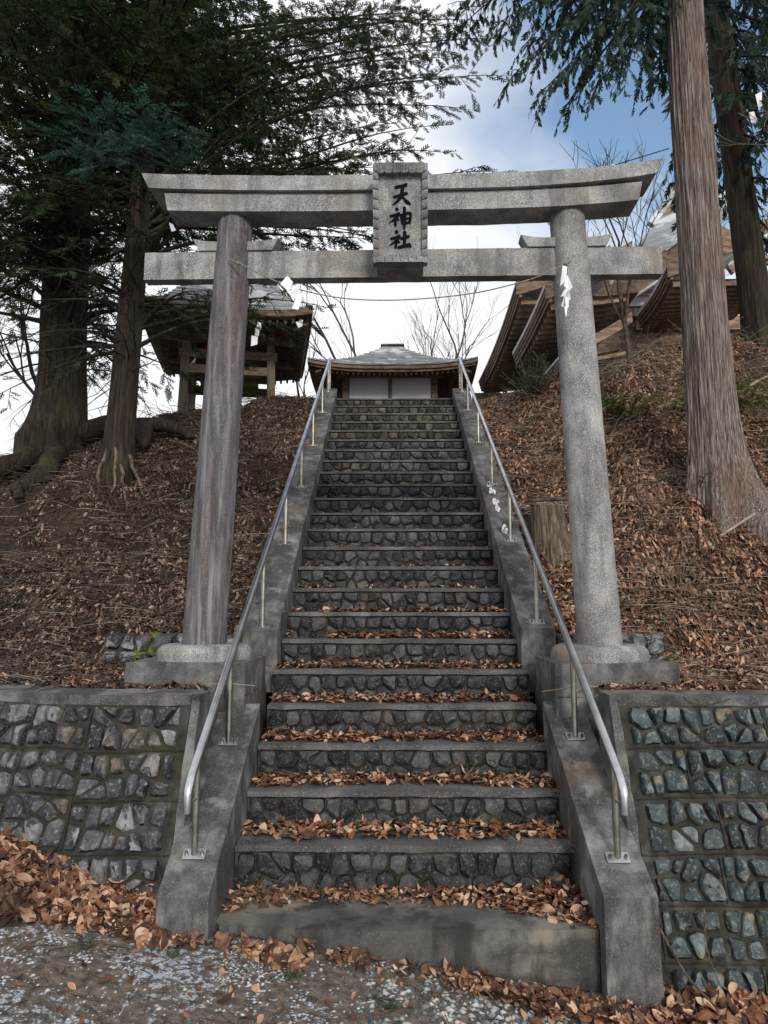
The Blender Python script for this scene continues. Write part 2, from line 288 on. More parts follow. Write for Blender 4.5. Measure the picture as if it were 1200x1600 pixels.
# ground material: hillside soil above, frosted grit path in front
gm = MAT['soil']; t = gm.node_tree; p = [n for n in t.nodes if n.type == 'BSDF_PRINCIPLED'][0]
prev = p.inputs['Base Color'].links[0].from_socket
c = N(t, 'ShaderNodeTexCoord'); sx = N(t, 'ShaderNodeSeparateXYZ'); t.links.new(c.outputs['Object'], sx.inputs[0])
n = N(t, 'ShaderNodeTexNoise'); n.inputs['Scale'].default_value = 26; n.inputs['Detail'].default_value = 6; t.links.new(c.outputs['Object'], n.inputs[0])
rpg = N(t, 'ShaderNodeValToRGB'); e = rpg.color_ramp.elements; e[0].position = .3; e[0].color = (.07, .055, .045, 1); e[1].position = .7; e[1].color = (.22, .18, .15, 1); t.links.new(n.outputs[0], rpg.inputs[0])
mr = N(t, 'ShaderNodeMapRange'); mr.inputs[1].default_value = 3.9; mr.inputs[2].default_value = 3.4; t.links.new(sx.outputs['Y'], mr.inputs[0])
mx = N(t, 'ShaderNodeMix', data_type='RGBA'); t.links.new(mr.outputs[0], mx.inputs[0]); t.links.new(prev, mx.inputs[6]); t.links.new(rpg.outputs[0], mx.inputs[7])
# frost in a patchy pattern on the path
n2 = N(t, 'ShaderNodeTexNoise'); n2.inputs['Scale'].default_value = 30; n2.inputs['Detail'].default_value = 8; n2.inputs['Roughness'].default_value = .7; t.links.new(c.outputs['Object'], n2.inputs[0])
n3 = N(t, 'ShaderNodeTexNoise'); n3.inputs['Scale'].default_value = 1.9; n3.inputs['Detail'].default_value = 3; t.links.new(c.outputs['Object'], n3.inputs[0])
xr = N(t, 'ShaderNodeMapRange'); xr.inputs[1].default_value = -.9; xr.inputs[2].default_value = .3; xr.inputs[3].default_value = .13; xr.inputs[4].default_value = -.06; t.links.new(sx.outputs['X'], xr.inputs[0])
s1 = N(t, 'ShaderNodeMath', operation='MULTIPLY_ADD'); t.links.new(n3.outputs[0], s1.inputs[0]); s1.inputs[1].default_value = .55; t.links.new(n2.outputs[0], s1.inputs[2])
s2 = N(t, 'ShaderNodeMath', operation='ADD'); t.links.new(s1.outputs[0], s2.inputs[0]); t.links.new(xr.outputs[0], s2.inputs[1])
fr = N(t, 'ShaderNodeMapRange'); fr.inputs[1].default_value = .93; fr.inputs[2].default_value = .98; t.links.new(s2.outputs[0], fr.inputs[0])
ml = N(t, 'ShaderNodeMath', operation='MULTIPLY'); t.links.new(fr.outputs[0], ml.inputs[0]); t.links.new(mr.outputs[0], ml.inputs[1])
mx2 = N(t, 'ShaderNodeMix', data_type='RGBA'); t.links.new(ml.outputs[0], mx2.inputs[0]); t.links.new(mx.outputs[2], mx2.inputs[6]); mx2.inputs[7].default_value = (.46, .51, .58, 1)
t.links.new(mx2.outputs[2], p.inputs['Base Color'])
g = build_np('ground', np.stack([X.ravel(), Y.ravel(), Z.ravel()], -1), Q, 'soil', smooth=True); tag(g, kind='structure', label='brown hillside soil and frosted path below the shrine steps')

# ------------------------------------------------------------------ masonry stones (Voronoi cells, domed)
def clip(poly, a, b, c):
    o = []
    for i in range(len(poly)):
        p, q = poly[i], poly[(i+1) % len(poly)]; dp = a*p[0]+b*p[1]-c; dq = a*q[0]+b*q[1]-c
        if dp <= 0: o.append(p)
        if dp*dq < 0: k = dp/(dp-dq); o.append((p[0]+(q[0]-p[0])*k, p[1]+(q[1]-p[1])*k))
    return o
def cells(x0, x1, y0, y1, nx, ny, jit=.42):
    P = []
    for j in range(ny):
        off = rng.uniform(-.3, .3)
        for i in range(nx):
            P.append((x0+(i+.5+off*.5+rng.uniform(-jit, jit))*(x1-x0)/nx, y0+(j+.5+rng.uniform(-jit, jit)*.7)*(y1-y0)/ny))
    out = []
    for i, p in enumerate(P):
        poly = [(x0, y0), (x1, y0), (x1, y1), (x0, y1)]
        for j, q in enumerate(P):
            if i != j and abs(p[0]-q[0]) < 4*(x1-x0)/nx:
                a, b = q[0]-p[0], q[1]-p[1]; poly = clip(poly, a, b, a*(p[0]+q[0])/2+b*(p[1]+q[1])/2)
                if len(poly) < 3: break
        if len(poly) >= 3: out.append(poly)
    return out
def stone(mb, poly, fn, gap=.006, h=.03, shrink=1.0):
    """poly in surface coords; fn(u,v,d) -> world, d outwards"""
    P = np.array(poly); c = P.mean(0)
    # resample edge and round corners
    pts = []
    n = len(P)
    for i in range(n):
        a, b = P[i], P[(i+1) % n]; L = np.hypot(*(b-a))
        if L < .012: continue
        pts += [a+(b-a)*.15, a+(b-a)*.5, a+(b-a)*.85] if L > .045 else [a+(b-a)*.2, a+(b-a)*.8]
    if len(pts) < 5: return
    pts = np.array(pts); d = pts-c; L = np.hypot(d[:, 0], d[:, 1])[:, None]
    size = L.mean()
    if size < .012: return
    pts = c+d*np.maximum(.3, (L-gap)/L)*shrink*(1+rng.uniform(-.05, .05, (len(pts), 1)))
    h = h*rng.uniform(.7, 1.3)*min(1, size/.04); n = len(pts)
    tilt = rng.uniform(-.25, .25, 2)
    V = []
    for s, dd in ((1, -.02), (.97, h*.35), (.84, h*.85), (.5, h*1.05)):
        for q in pts:
            e = (q-c)*s*(1+rng.uniform(-.04, .04)); k = dd+(rng.uniform(-.14, .14)*h+np.dot(e, tilt)*.6*h/size if dd > 0 else 0)
            V.append(fn(c[0]+e[0], c[1]+e[1], k))
    V.append(fn(c[0], c[1], h*rng.uniform(.9, 1.2)))
    Fs = []
    for r in range(3):
        for i in range(n): Fs.append((r*n+i, r*n+(i+1) % n, (r+1)*n+(i+1) % n, (r+1)*n+i))
    for i in range(n): Fs.append((3*n+i, 3*n+(i+1) % n, 4*n))
    mb.add(V, Fs)
# ------------------------------------------------------------------ staircase
Y0, Z0, R, XC = 6.331, .3736, .2009, .069; XL, XR = XC-.890, XC+.890
stairs = thing('stone_staircase', (XC, 3.5, -1.6), 'long straight flight of dark cobbled steps with concrete nosings rising under the stone gate', 'staircase')
for k in range(-8, 15):
    y = Y0+.3*k; z = Z0+R*k; lowx = k <= -4
    xa, xb = (XL-.0 if not lowx else XL), XR
    if k in (-4,): xa, xb = XL-.02, XR+.02
    nb = MB(); n = 22; tn = .030 if k < 2 else .022   # concrete nosing + tread slab, slightly wavy front edge
    nb.box(xa, xb, y-.006, y+.33, z-tn, z)
    st = build('step', nb, 'nosing', stairs, sub=.06, rough=.006, rscale=9, auto=35)
    bb = MB().box(xa, xb, y+.015, y+.32, z-R-.06, z-tn-.001)
    build('riser_backing', bb, 'mortar', st)
    sb = MB(); zb = z-R+.0-( .03 if k == -8 else 0)
    rows = 2
    for poly in cells(xa+.01, xb-.01, zb-.02, z-tn-.004, 17 if k < 4 else 15, rows, .40):
        stone(sb, poly, lambda u, v, d, y=y: (u, y+.022-d, v), gap=.0035, h=.030)
    build('riser_stones', sb, 'stone_step' if k < 10 else 'stone_step_top', st, auto=32)
# landing slab
lb = MB(); fr_pts = [(-.845, 3.60), (-.80, 3.535), (-.5, 3.50), (0, 3.487), (.5, 3.495), (.955, 3.508)]
prof = fr_pts+[(.965, 4.0), (-.845, 4.0)]
lb.prism(prof, 'z', -2.0, -1.465)
build('landing_slab', lb, 'landing', stairs, sub=.06, rough=.009, rscale=7, auto=35)
# plateau paving lip behind top step
build('top_slab', MB().box(XL, XR, 10.86, 12.2, 2.9, 3.184), 'nosing', stairs)
# ------------------------------------------------------------------ sloped concrete side walls
def curb(xi, xo, ya, za, yb, zb, label, zbot, flat=.09, zfl=.0, y_start_slope=None):
    x0, x1 = min(xi, xo), max(xi, xo); s = (zb-za)/(yb-ya)
    zt = za+s*flat*.35
    prof = [(ya, zbot), (ya, zt-.012), (ya+.02, zt), (ya+flat, za+s*flat+.002), (yb, zb), (yb, zb-.9), (ya+.5, zbot)]
    o = build('stair_side_wall', MB().prism(prof, 'x', x0, x1), 'concrete', bevel=0, sub=.055, rough=.007, rscale=5, auto=40, loc=((x0+x1)/2, ya, zbot))
    return tag(o, label, 'side wall', 'sloped side walls of the stairs')
def wl(y): return -1.244+.66*(y-3.615)
for o_ in (curb(-.826, -1.066, 3.42, -1.305, 4.60, wl(4.60), 'lower left concrete side wall of the stairs, between the leaf pile and the lowest steps', -1.75),
           curb(.960, 1.205, 3.42, -1.300, 4.62, wl(4.62), 'lower right concrete side wall of the stairs, its tall square end beside the green cobbled wall', -2.0),
           curb(-.826, -1.085, 5.26, -.165, 10.62, 3.37, 'upper left concrete side wall of the stairs, running up past the left pillar to the top step', -.6),
           curb(.955, 1.205, 5.28, -.150, 10.62, 3.37, 'upper right concrete side wall of the stairs with flaking white marks, running up past the right pillar', -.6)): pass
# white flaking marks on upper right wall
fb = MB()
for (u, v, r) in ((765, 770, .05), (769, 782, .035), (786, 772, .04), (774, 802, .035), (777, 797, .03)):
    P = at(u, v, X=1.06); y = P[1]; cx = at(u, v, Y=y)[0]
    for _ in range(9):
        a = rng.uniform(0, 6.28); px, py = cx+math.cos(a)*r*rng.uniform(.1, .9), y+math.sin(a)*r*2*rng.uniform(.1, .9)
        q = [(px+math.cos(b)*rng.uniform(.006, .018), py+math.sin(b)*rng.uniform(.012, .03)) for b in np.arange(0, 6.28, .9)]
        zz = lambda yy: -.150+(3.37+.150)/(10.62-5.28)*(yy-5.28)
        fb.add([(a_, b_, zz(b_)+.012) for a_, b_ in q]+[(a_, b_, zz(b_)-.01) for a_, b_ in q], [tuple(range(len(q)))]+[(i, len(q)+i, len(q)+(i+1) % len(q), (i+1) % len(q)) for i in range(len(q))])
flk = build('white_flakes', fb, 'plaster', [o for o in SC.objects if o.name.startswith('stair_side_wall')][-1])
# ------------------------------------------------------------------ torii
ROT = -.016; PV = Vector((.063, 4.44, 0)); CR, SR = math.cos(ROT), math.sin(ROT)
def rot(mb):
    mb.v = [(PV.x+(a-PV.x)*CR-(b-PV.y)*SR, PV.y+(a-PV.x)*SR+(b-PV.y)*CR, c) for a, b, c in mb.v]; return scale_about_cam(mb)
GB, GN, GK = (.063, 4.44, -.31), (.068, 4.786, -.334), 1.078   # gate scaled about the camera; its base moves back along the sight line
def scale_about_cam(mb):
    mb.v = [tuple(n_+(q-o_)*GK for q, o_, n_ in zip(p_, GB, GN)) for p_ in mb.v]; return mb
gate = thing('torii_gate', (.068, 4.786, -.334), 'grey granite gate of two round pillars and curved double lintel standing over the stairs', 'torii gate')
for sgn, xb, xt, mn, lb_, xin, xout in ((-1, -1.157, -1.035, 'granite_dk', 'purplish streaked pillar', -.84, -1.54), (1, 1.278, 1.172, 'granite', 'pale grey speckled pillar', .948, 1.65)):
    pb = MB(); nseg = 40; V = []; Fs = []; n = 56
    for i in range(nseg+1):
        t = i/nseg; z = -.225+t*(2.62+.225); r = .134-.020*t; cx = xb+(xt-xb)*t
        for k in range(n):
            a = 2*math.pi*k/n; rr = r*(1+.012*mnoise.noise(Vector((math.cos(a)*1.5, math.sin(a)*1.5, z*2))))
            V.append((cx+rr*math.cos(a), 4.44+rr*math.sin(a), z))
    for i in range(nseg):
        for k in range(n): Fs.append((i*n+k, i*n+(k+1) % n, (i+1)*n+(k+1) % n, (i+1)*n+k))
    pb.add(V, Fs+[tuple(range(n))[::-1], tuple(range(nseg*n, nseg*n+n))]); rot(pb)
    pl = build('pillar', pb, mn, gate, auto=50); pl['label'] = lb_
    db = MB().lathe(xb, 4.47, [(.288, -.312), (.290, -.275), (.283, -.245), (.262, -.225), (.235, -.217), (.05, -.216)], 56)
    build('pillar_drum', rot(db), 'granite', gate, auto=50)
    x0, x1 = sorted((xin, xout))
    kb = MB().box(x0, x1, 4.18, 4.80, -.50, -.31)
    build('plinth', rot(kb), 'concrete', gate, sub=.05, rough=.007, rscale=8, auto=40)
    x0, x1 = (xin-.30, xin+.0) if sgn < 0 else (xin, xin+.30)
    kb = MB().box(x0, x1, 4.182, 4.82, -.95, -.501)
    build('plinth_footing', rot(kb), 'concrete', gate, sub=.05, rough=.012, rscale=8, auto=40)
# curved lintels
def bar(xl0, xr0, xl1, xr1, zb, zt, y0, y1, lift_l, lift_r, m, name, lift_only=False, inset=0):
    """xl0/xr0 ends at the bottom, xl1/xr1 ends at the top; lift raises the ends"""
    nn = 60; V = []; Fs = []
    for i in range(nn+1):
        t = i/nn
        for (za, xa, xb_) in ((zb, xl0, xr0), (zt, xl1, xr1)):
            x = xa+(xb_-xa)*t; l = lift_l*max(0, (t-.5)/-.5)**2.6+lift_r*max(0, (t-.5)/.5)**3.2
            for yy in (y0, y1): V.append((x, yy, za+l))
    for i in range(nn):
        a = i*4; b = a+4
        Fs += [(a, b, b+2, a+2), (a+1, a+3, b+3, b+1), (a, a+1, b+1, b), (a+2, b+2, b+3, a+3)]
    Fs += [(0, 2, 3, 1), (nn*4, nn*4+1, nn*4+3, nn*4+2)]
    return MB().add(V, Fs)
bl = build('top_lintel', rot(bar(-1.575, 1.715, -1.625, 1.765, 2.688, 2.79, 4.27, 4.54, .035, .085, None, '')), 'granite', gate, sub=.06, rough=.004, rscale=6, auto=30)
build('under_lintel', rot(bar(-1.455, 1.605, -1.48, 1.63, 2.560, 2.683, 4.30, 4.50, .02, .05, None, '')), 'granite', gate, sub=.06, rough=.004, rscale=6, auto=30)
build('tie_beam', rot(MB().box(-1.628, 1.768, 4.40, 4.485, 2.152, 2.341)), 'granite', gate, sub=.06, rough=.003, rscale=6, auto=30)
for (xa, xb_, cx) in ((-1.310, -.735, -1.04), (.855, 1.455, 1.17)):
    for side in (-1, 1):
        x_out_t = xa if side < 0 else xb_; x_out_b = x_out_t-side*.045; xin = cx+side*.09
        P = [(xin, 2.343), (x_out_b, 2.343), (x_out_t, 2.428), (x_out_t-side*.08, 2.412), (x_out_t-side*.16, 2.406), (xin, 2.406)]
        if side < 0: P = P[::-1]
        build('wedge', rot(MB().prism(P, 'y', 4.385, 4.50)), 'granite', gate, bevel=.003)
# plaque
pq0, pq1 = Vector((.063, 4.235, 2.160)), Vector((.063, 4.115, 2.755)); up = (pq1-pq0).normalized(); nrm = Vector((0, -1, 0)); nrm = (nrm-up*nrm.dot(up)).normalized(); HT = (pq1-pq0).length
def PQ(u, v, d): return tuple(pq0+Vector((1, 0, 0))*u+up*v+nrm*d)
def pqbox(mb, u0, u1, v0, v1, d0, d1, i=0, j=0):
    V = [PQ(u, v, d) for d, e in ((d0, 0), (d1, 1)) for v, u in ((v0+e*j, u0+e*i), (v0+e*j, u1-e*i), (v1-e*j, u1-e*i), (v1-e*j, u0+e*i))]
    mb.add(V, [(3, 2, 1, 0), (4, 5, 6, 7), (0, 1, 5, 4), (1, 2, 6, 5), (2, 3, 7, 6), (3, 0, 4, 7)])
pk = MB(); pqbox(pk, -.145, .145, .02, HT-.02, -.07, -.030)
plq = build('plaque', scale_about_cam(pk), 'granite', gate, bevel=.002); plq['label'] = 'upright stone plaque with scalloped frame and three black characters'
fbm = MB(); W = .171
for sd_ in (-1, 1):
    nl = 9; hh = (HT-.06)/nl
    for i in range(nl):
        v0 = .03+i*hh; n = 6; V = []; Fs = []
        u_in, u_out = sd_*.137, sd_*W
        for j in range(n+1):
            a = math.pi*j/n; vv = v0+hh*(.5-.5*math.cos(a)); dd = .006+.022*math.sin(a)**.7
            V += [PQ(u_in, vv, dd-.028), PQ(u_out, vv, dd), PQ(u_out, vv, -.07), PQ(u_in, vv, -.07)]
        for j in range(n):
            a = j*4
            for q in range(4): Fs.append((a+q, a+(q+1) % 4, a+4+(q+1) % 4, a+4+q))
        Fs += [(0, 1, 2, 3), (n*4+3, n*4+2, n*4+1, n*4)]; fbm.add(V, Fs)
nl = 6; ww = 2*.150/nl
for top in (0, 1):
    for i in range(nl):
        u0 = -.150+i*ww; n = 6; V = []; Fs = []
        for j in range(n+1):
            a = math.pi*j/n; uu = u0+ww*(.5-.5*math.cos(a)); e = .010*math.sin(a)**.7
            if top: V += [PQ(uu, HT, .030+e*.3), PQ(uu, HT-.044-e, .012), PQ(uu, HT-.044-e, -.07), PQ(uu, HT, -.07)]
            else: V += [PQ(uu, .034+e*.2, .016+e), PQ(uu, 0, .028+e), PQ(uu, 0, -.07), PQ(uu, .034+e*.2, -.07)]
        for j in range(n):
            a = j*4
            for q in range(4): Fs.append((a+q, a+(q+1) % 4, a+4+(q+1) % 4, a+4+q))
        Fs += [(0, 1, 2, 3), (n*4+3, n*4+2, n*4+1, n*4)]; fbm.add(V, Fs)
for sd_ in (-1, 1):   # mitred corners
    for v0, v1 in ((0, .034), (HT-.044, HT)):
        u0, u1 = sorted((sd_*.147, sd_*W)); pqbox(fbm, u0, u1, v0, v1, -.07, .022)
bv = MB(); pqbox(bv, -.137, .137, .035, .066, -.031, -.012, 0, .008)   # inner bevels around the panel
V = [PQ(s*.137, v, 0) for s in (-1, 1) for v in (.04, HT-.04)]
build('plaque_frame', scale_about_cam(fbm), 'granite', plq); build('plaque_inner_sill', scale_about_cam(bv), 'granite', plq)
brk = MB(); brk.prism([(-.075, 2.085), (.20, 2.085), (.22, 2.150), (-.095, 2.150)], 'y', 4.30, 4.395)
brk = MB().box(-.085, .212, 4.31, 4.398, 2.155, 2.20); build('plaque_bracket', scale_about_cam(brk), 'granite', gate)
# characters, brush strokes as (x, y, width) in pixels of an 8x enlargement
STR = [
 [(448, 432, 26), (470, 428, 40), (540, 412, 34), (590, 398, 44), (603, 402, 30)],
 [(432, 546, 24), (455, 540, 32), (540, 515, 30), (590, 502, 40), (608, 512, 24)],
 [(545, 430, 40), (540, 480, 42), (520, 545, 42), (490, 590, 34), (450, 622, 24), (416, 640, 8)],
 [(545, 540, 24), (570, 575, 34), (605, 612, 46), (645, 634, 22)],
 [(460, 680, 22), (478, 692, 38), (492, 705, 22)],
 [(388, 778, 22), (410, 774, 28), (470, 756, 28), (505, 742, 34), (498, 762, 30), (455, 802, 28), (415, 838, 18), (382, 858, 6)],
 [(456, 785, 28), (458, 840, 32), (458, 885, 30), (462, 902, 12)],
 [(474, 795, 18), (492, 815, 26), (500, 828, 14)],
 [(524, 748, 22), (533, 790, 30), (540, 850, 28), (545, 872, 18)],
 [(530, 762, 26), (580, 748, 28), (625, 738, 34), (645, 748, 30), (640, 800, 32), (628, 865, 26)],
 [(545, 812, 20), (590, 804, 22), (625, 800, 20)],
 [(543, 866, 22), (590, 858, 24), (628, 852, 24)],
 [(556, 662, 22), (568, 680, 38), (572, 780, 34), (568, 880, 36), (566, 936, 14)],
 [(456, 952, 22), (472, 966, 38), (490, 980, 22)],
 [(398, 1050, 22), (420, 1046, 28), (470, 1030, 28), (512, 1014, 34), (505, 1034, 28), (465, 1072, 28), (425, 1106, 18), (390, 1126, 6)],
 [(462, 1060, 26), (465, 1110, 30), (463, 1150, 32), (466, 1168, 12)],
 [(480, 1068, 18), (500, 1088, 28), (508, 1100, 14)],
 [(522, 1052, 22), (545, 1044, 28), (595, 1030, 28), (620, 1022, 34), (628, 1032, 16)],
 [(558, 958, 24), (572, 975, 40), (572, 1050, 36), (568, 1145, 34)],
 [(486, 1158, 22), (520, 1150, 34), (580, 1135, 34), (625, 1124, 44), (652, 1150, 14)]]
ib = MB()
for si, s in enumerate(STR):
    k = .00051; C = [(np.array([(x-517)*k*1.02, (1232-y)*k*1.0+.068]), w_*k*.5*1.12) for x, y, w_ in s]
    # smooth resample
    P = []
    for i in range(len(C)-1):
        for tt in (0, .34, .67): P.append((C[i][0]*(1-tt)+C[i+1][0]*tt, C[i][1]*(1-tt)+C[i+1][1]*tt))
    P.append(C[-1]); n = len(P); L = []; Rr = []
    for i in range(n):
        d = P[min(i+1, n-1)][0]-P[max(i-1, 0)][0]; d = d/np.hypot(*d); q = np.array([-d[1], d[0]])
        L.append(P[i][0]+q*P[i][1]); Rr.append(P[i][0]-q*P[i][1])
    dz = -.0275+.0003*si
    V = [PQ(a[0], a[1], dz) for a in L]+[PQ(a[0], a[1], dz) for a in Rr]+[PQ(a[0], a[1], -.032) for a in L]+[PQ(a[0], a[1], -.032) for a in Rr]
    Fs = []
    for i in range(n-1): Fs += [(i, n+i, n+i+1, i+1), (i, i+1, 2*n+i+1, 2*n+i), (n+i, 3*n+i, 3*n+i+1, n+i+1)]
    Fs += [(0, 2*n, 3*n, n), (n-1, 2*n-1, 4*n-1, 3*n-1)]
    ib.add(V, Fs)
build('lettering', scale_about_cam(ib), 'ink', plq)
# ------------------------------------------------------------------ rope and paper streamers
def catmull(P, n=8):
    P = [np.array(p, float) for p in P]; P = [2*P[0]-P[1]]+P+[2*P[-1]-P[-2]]; o = []
    for i in range(1, len(P)-2):
        for t in np.arange(0, 1, 1/n):
            o.append(.5*((2*P[i])+(-P[i-1]+P[i+1])*t+(2*P[i-1]-5*P[i]+4*P[i+1]-P[i+2])*t*t+(-P[i-1]+3*P[i]-3*P[i+1]+P[i+2])*t**3))
    o.append(P[-2]); return o
rp_ = [at(356, 404, Y=4.65), at(375, 412, Y=4.62)]+[at(u_, v_, Y=4.60) for u_, v_ in ((440, 443), (500, 460), (560, 468), (640, 468), (740, 458), (830, 436))]+[at(880, 414, Y=4.61), at(897, 403, Y=4.66)]
o = build('straw_rope', MB().tube(catmull(rp_), .0042, 6), 'rope'); tag(o, 'thin straw rope sagging between the two gate pillars below the tie beam', 'rope')
for p_ in (at(372, 411, Y=4.615), at(437, 442, Y=4.595), at(884, 412, Y=4.605)):
    build('knot', MB().lathe(p_[0], p_[1], [(.003, p_[2]-.013), (.012, p_[2]-.006), (.012, p_[2]+.006), (.003, p_[2]+.013)], 8), 'rope', o)
def shide(quads, Yd, label, m='paper'):
    mb = MB()
    for i, q in enumerate(quads):
        V = []
        for (u, v, dy) in q: V.append(at(u, v, Y=Yd+dy))
        V2 = [v_+np.array([0, .002, 0]) for v_ in V]; n = len(V)
        mb.add(V+V2, [tuple(range(n)), tuple(range(n, 2*n))[::-1]]+[(i_, n+i_, n+(i_+1) % n, (i_+1) % n) for i_ in range(n)])
    o = build('paper_streamer', mb, m); return tag(o, label, 'paper streamer', 'folded white paper streamers hung on cords')
shide([[(438, 443, 0), (449, 431, 0), (458, 441, .02), (454, 449, .01), (447, 452, 0)], [(446, 450, .0), (462, 448, -.01), (474, 457, .03), (462, 468, .02), (452, 460, 0)],
       [(462, 463, .03), (474, 457, .01), (471, 470, -.01), (466, 484, .0), (456, 482, .01), (461, 470, .02)], [(447, 457, .01), (456, 450, -.02), (456, 453, -.01), (449, 458, .01)]], 4.575,
      'crumpled white paper streamer blown sideways on the straw rope beside the left pillar')
shide([[(879, 415, .0), (886, 417, .0), (884, 440, -.01), (875, 447, .02)], [(882, 432, .02), (887, 430, -.01), (895, 448, .0), (889, 455, .02), (881, 446, .0)],
       [(885, 446, .02), (889, 452, -.01), (883, 462, .0), (876, 464, .03)], [(884, 450, .03), (890, 455, .0), (892, 468, -.01), (885, 470, .02)],
       [(882, 462, .0), (885, 458, .0), (880, 480, .03), (877, 478, .02)], [(883, 462, .0), (889, 466, .0), (889, 480, .02), (884, 480, .0)], [(882, 478, .0), (887, 480, .0), (885, 496, .01), (883, 490, .0)]], 4.575,
      'zigzag white paper streamer hanging from the straw rope in front of the right pillar')
# cord with papers by the left pavilion, thin wire top right
P = [at(268, 350, Y=6.6), at(300, 520, Y=6.8), at(340, 555, Y=7), at(390, 560, Y=7.2), at(430, 545, Y=7.4)]
cords = [([at(170, 330, Y=6.8), at(300, 470, Y=6.8), at(398, 505, Y=6.8), at(470, 520, Y=6.9), at(560, 500, Y=7.4)], 'thin cord strung from the left trees in front of the pavilion', .003)]
for P, lb_, r_ in cords:
    pass
o = build('cord', MB().tube(catmull([at(905, 273, Y=7.2), at(950, 261, Y=7.0), at(1045, 232, Y=6.6)]), .006, 6), 'twig'); tag(o, 'thin dark cord running from the cedar trunk to behind the right end of the lintel', 'cord')
shide([[(955, 256, 0), (960, 257, .0), (962, 264, .01), (958, 263, .02)], [(958, 262, .0), (964, 265, .0), (962, 271, .02), (958, 269, .0)]], 6.95, 'tiny white paper tied on the thin cord above the right end of the lintel')
shide([[(402, 502, 0), (408, 505, .0), (408, 516, .02), (401, 512, .0)], [(399, 512, .0), (406, 514, .02), (404, 525, .0), (398, 524, .02)], [(393, 524, .02), (403, 526, .0), (402, 538, .0), (392, 541, .02)]], 8.4, 'white zigzag paper hanging from a dark fir branch just right of the left pillar')
shide([[(462, 503, 0), (474, 500, .0), (472, 510, .03), (466, 512, .02)]], 8.4, 'small curled white paper on the fir branch tip before the pavilion roof corner')
shide([[(1180, 148, 0), (1190, 143, .02), (1192, 170, .0), (1186, 172, .0)], [(1170, 176, .0), (1178, 174, .02), (1184, 190, .0), (1174, 192, .02)]], 8.6, 'white paper scraps caught high in the branches right of the cedar trunks')
shide([[(264, 348, 0), (270, 350, .0), (275, 360, .01), (268, 362, .02)]], 7.0, 'white paper scrap under the left end of the lintel')
shide([[(302, 562, 0), (306, 558, .0), (305, 567, .01), (298, 568, .02)]], 11.5, 'small white paper dangling under the left side of the pavilion')
# ------------------------------------------------------------------ handrails
def handrail(x, ys_, label, side):
    t = thing('handrail', (x, 3.6, -1.24), label, 'handrail', 'steel handrails on the stair side walls')
    rz = lambda y: -.825+.649*(y-3.46)
    pts = [(x, 3.462, -.945), (x, 3.462, -.865), (x, 3.468, -.845), (x, 3.485, -.825), (x, 3.52, rz(3.52))]+[(x, y, rz(y)) for y in np.arange(4, 10.7, .5)]+[(x, 10.74, rz(10.74)), (x, 10.76, rz(10.74)-.01), (x, 10.77, rz(10.74)-.04)]
    build('rail', MB().tube(pts, .0215, 20), 'steel', t, auto=40)
    br = MB().tube([(x+side*.03, 3.47, -.90), (x+side*.0, 3.60, -.90)], .006, 8)
    build('bracket', MB().tube([(x, 3.47, -.915), (x, 3.60, -.915)], .006, 8), 'steel_post', t)
    for y in ys_:
        zb = -1.302+(wl(4.61)+1.302)/(1.19)*(y-3.42)+.004 if y < 4.5 else -.165+(3.37+.165)/(10.62-5.26)*(y-5.26) if side < 0 else -.150+(3.37+.150)/(10.62-5.28)*(y-5.28)
        if y > 10.6: zb = 3.2
        po = build('post', MB().tube([(x, y, zb-.01), (x, y, rz(y)-.005)], .0165, 16), 'steel_post', t, auto=40)
        s = .66; a = math.atan(s); hw = .055; hd = .030
        pbm = MB()
        def tilt(px, py, pz): return (x+px, y+py*math.cos(a)-pz*math.sin(a), zb+.004+py*math.sin(a)+pz*math.cos(a))
        V = [tilt(px, py, pz) for pz in (0, .007) for px, py in ((-hw, -hd), (hw, -hd), (hw, hd), (-hw, hd))]
        pbm.add(V, [(3, 2, 1, 0), (4, 5, 6, 7), (0, 1, 5, 4), (1, 2, 6, 5), (2, 3, 7, 6), (3, 0, 4, 7)])
        bp = build('base_plate', pbm, 'steel', po, bevel=.002)
        for q in (-1, 1): build('bolt', MB().tube([tilt(q*.038, 0, .006), tilt(q*.038, 0, .018), tilt(q*.038, 0, .0181), tilt(q*.038, 0, .026)], [.0095, .0095, .005, .005], 8), 'bolt', po)
    return t
handrail(-.95, [3.615, 4.287, 5.31, 6.38, 7.45, 8.50, 9.60, 10.45, 10.74], 'left stainless steel handrail climbing the left side walls from bottom to top', -1)
handrail(1.085, [3.605, 4.33, 5.35, 6.42, 7.50, 8.58, 9.68, 10.45, 10.74], 'right stainless steel handrail climbing the right side walls from bottom to top', 1)
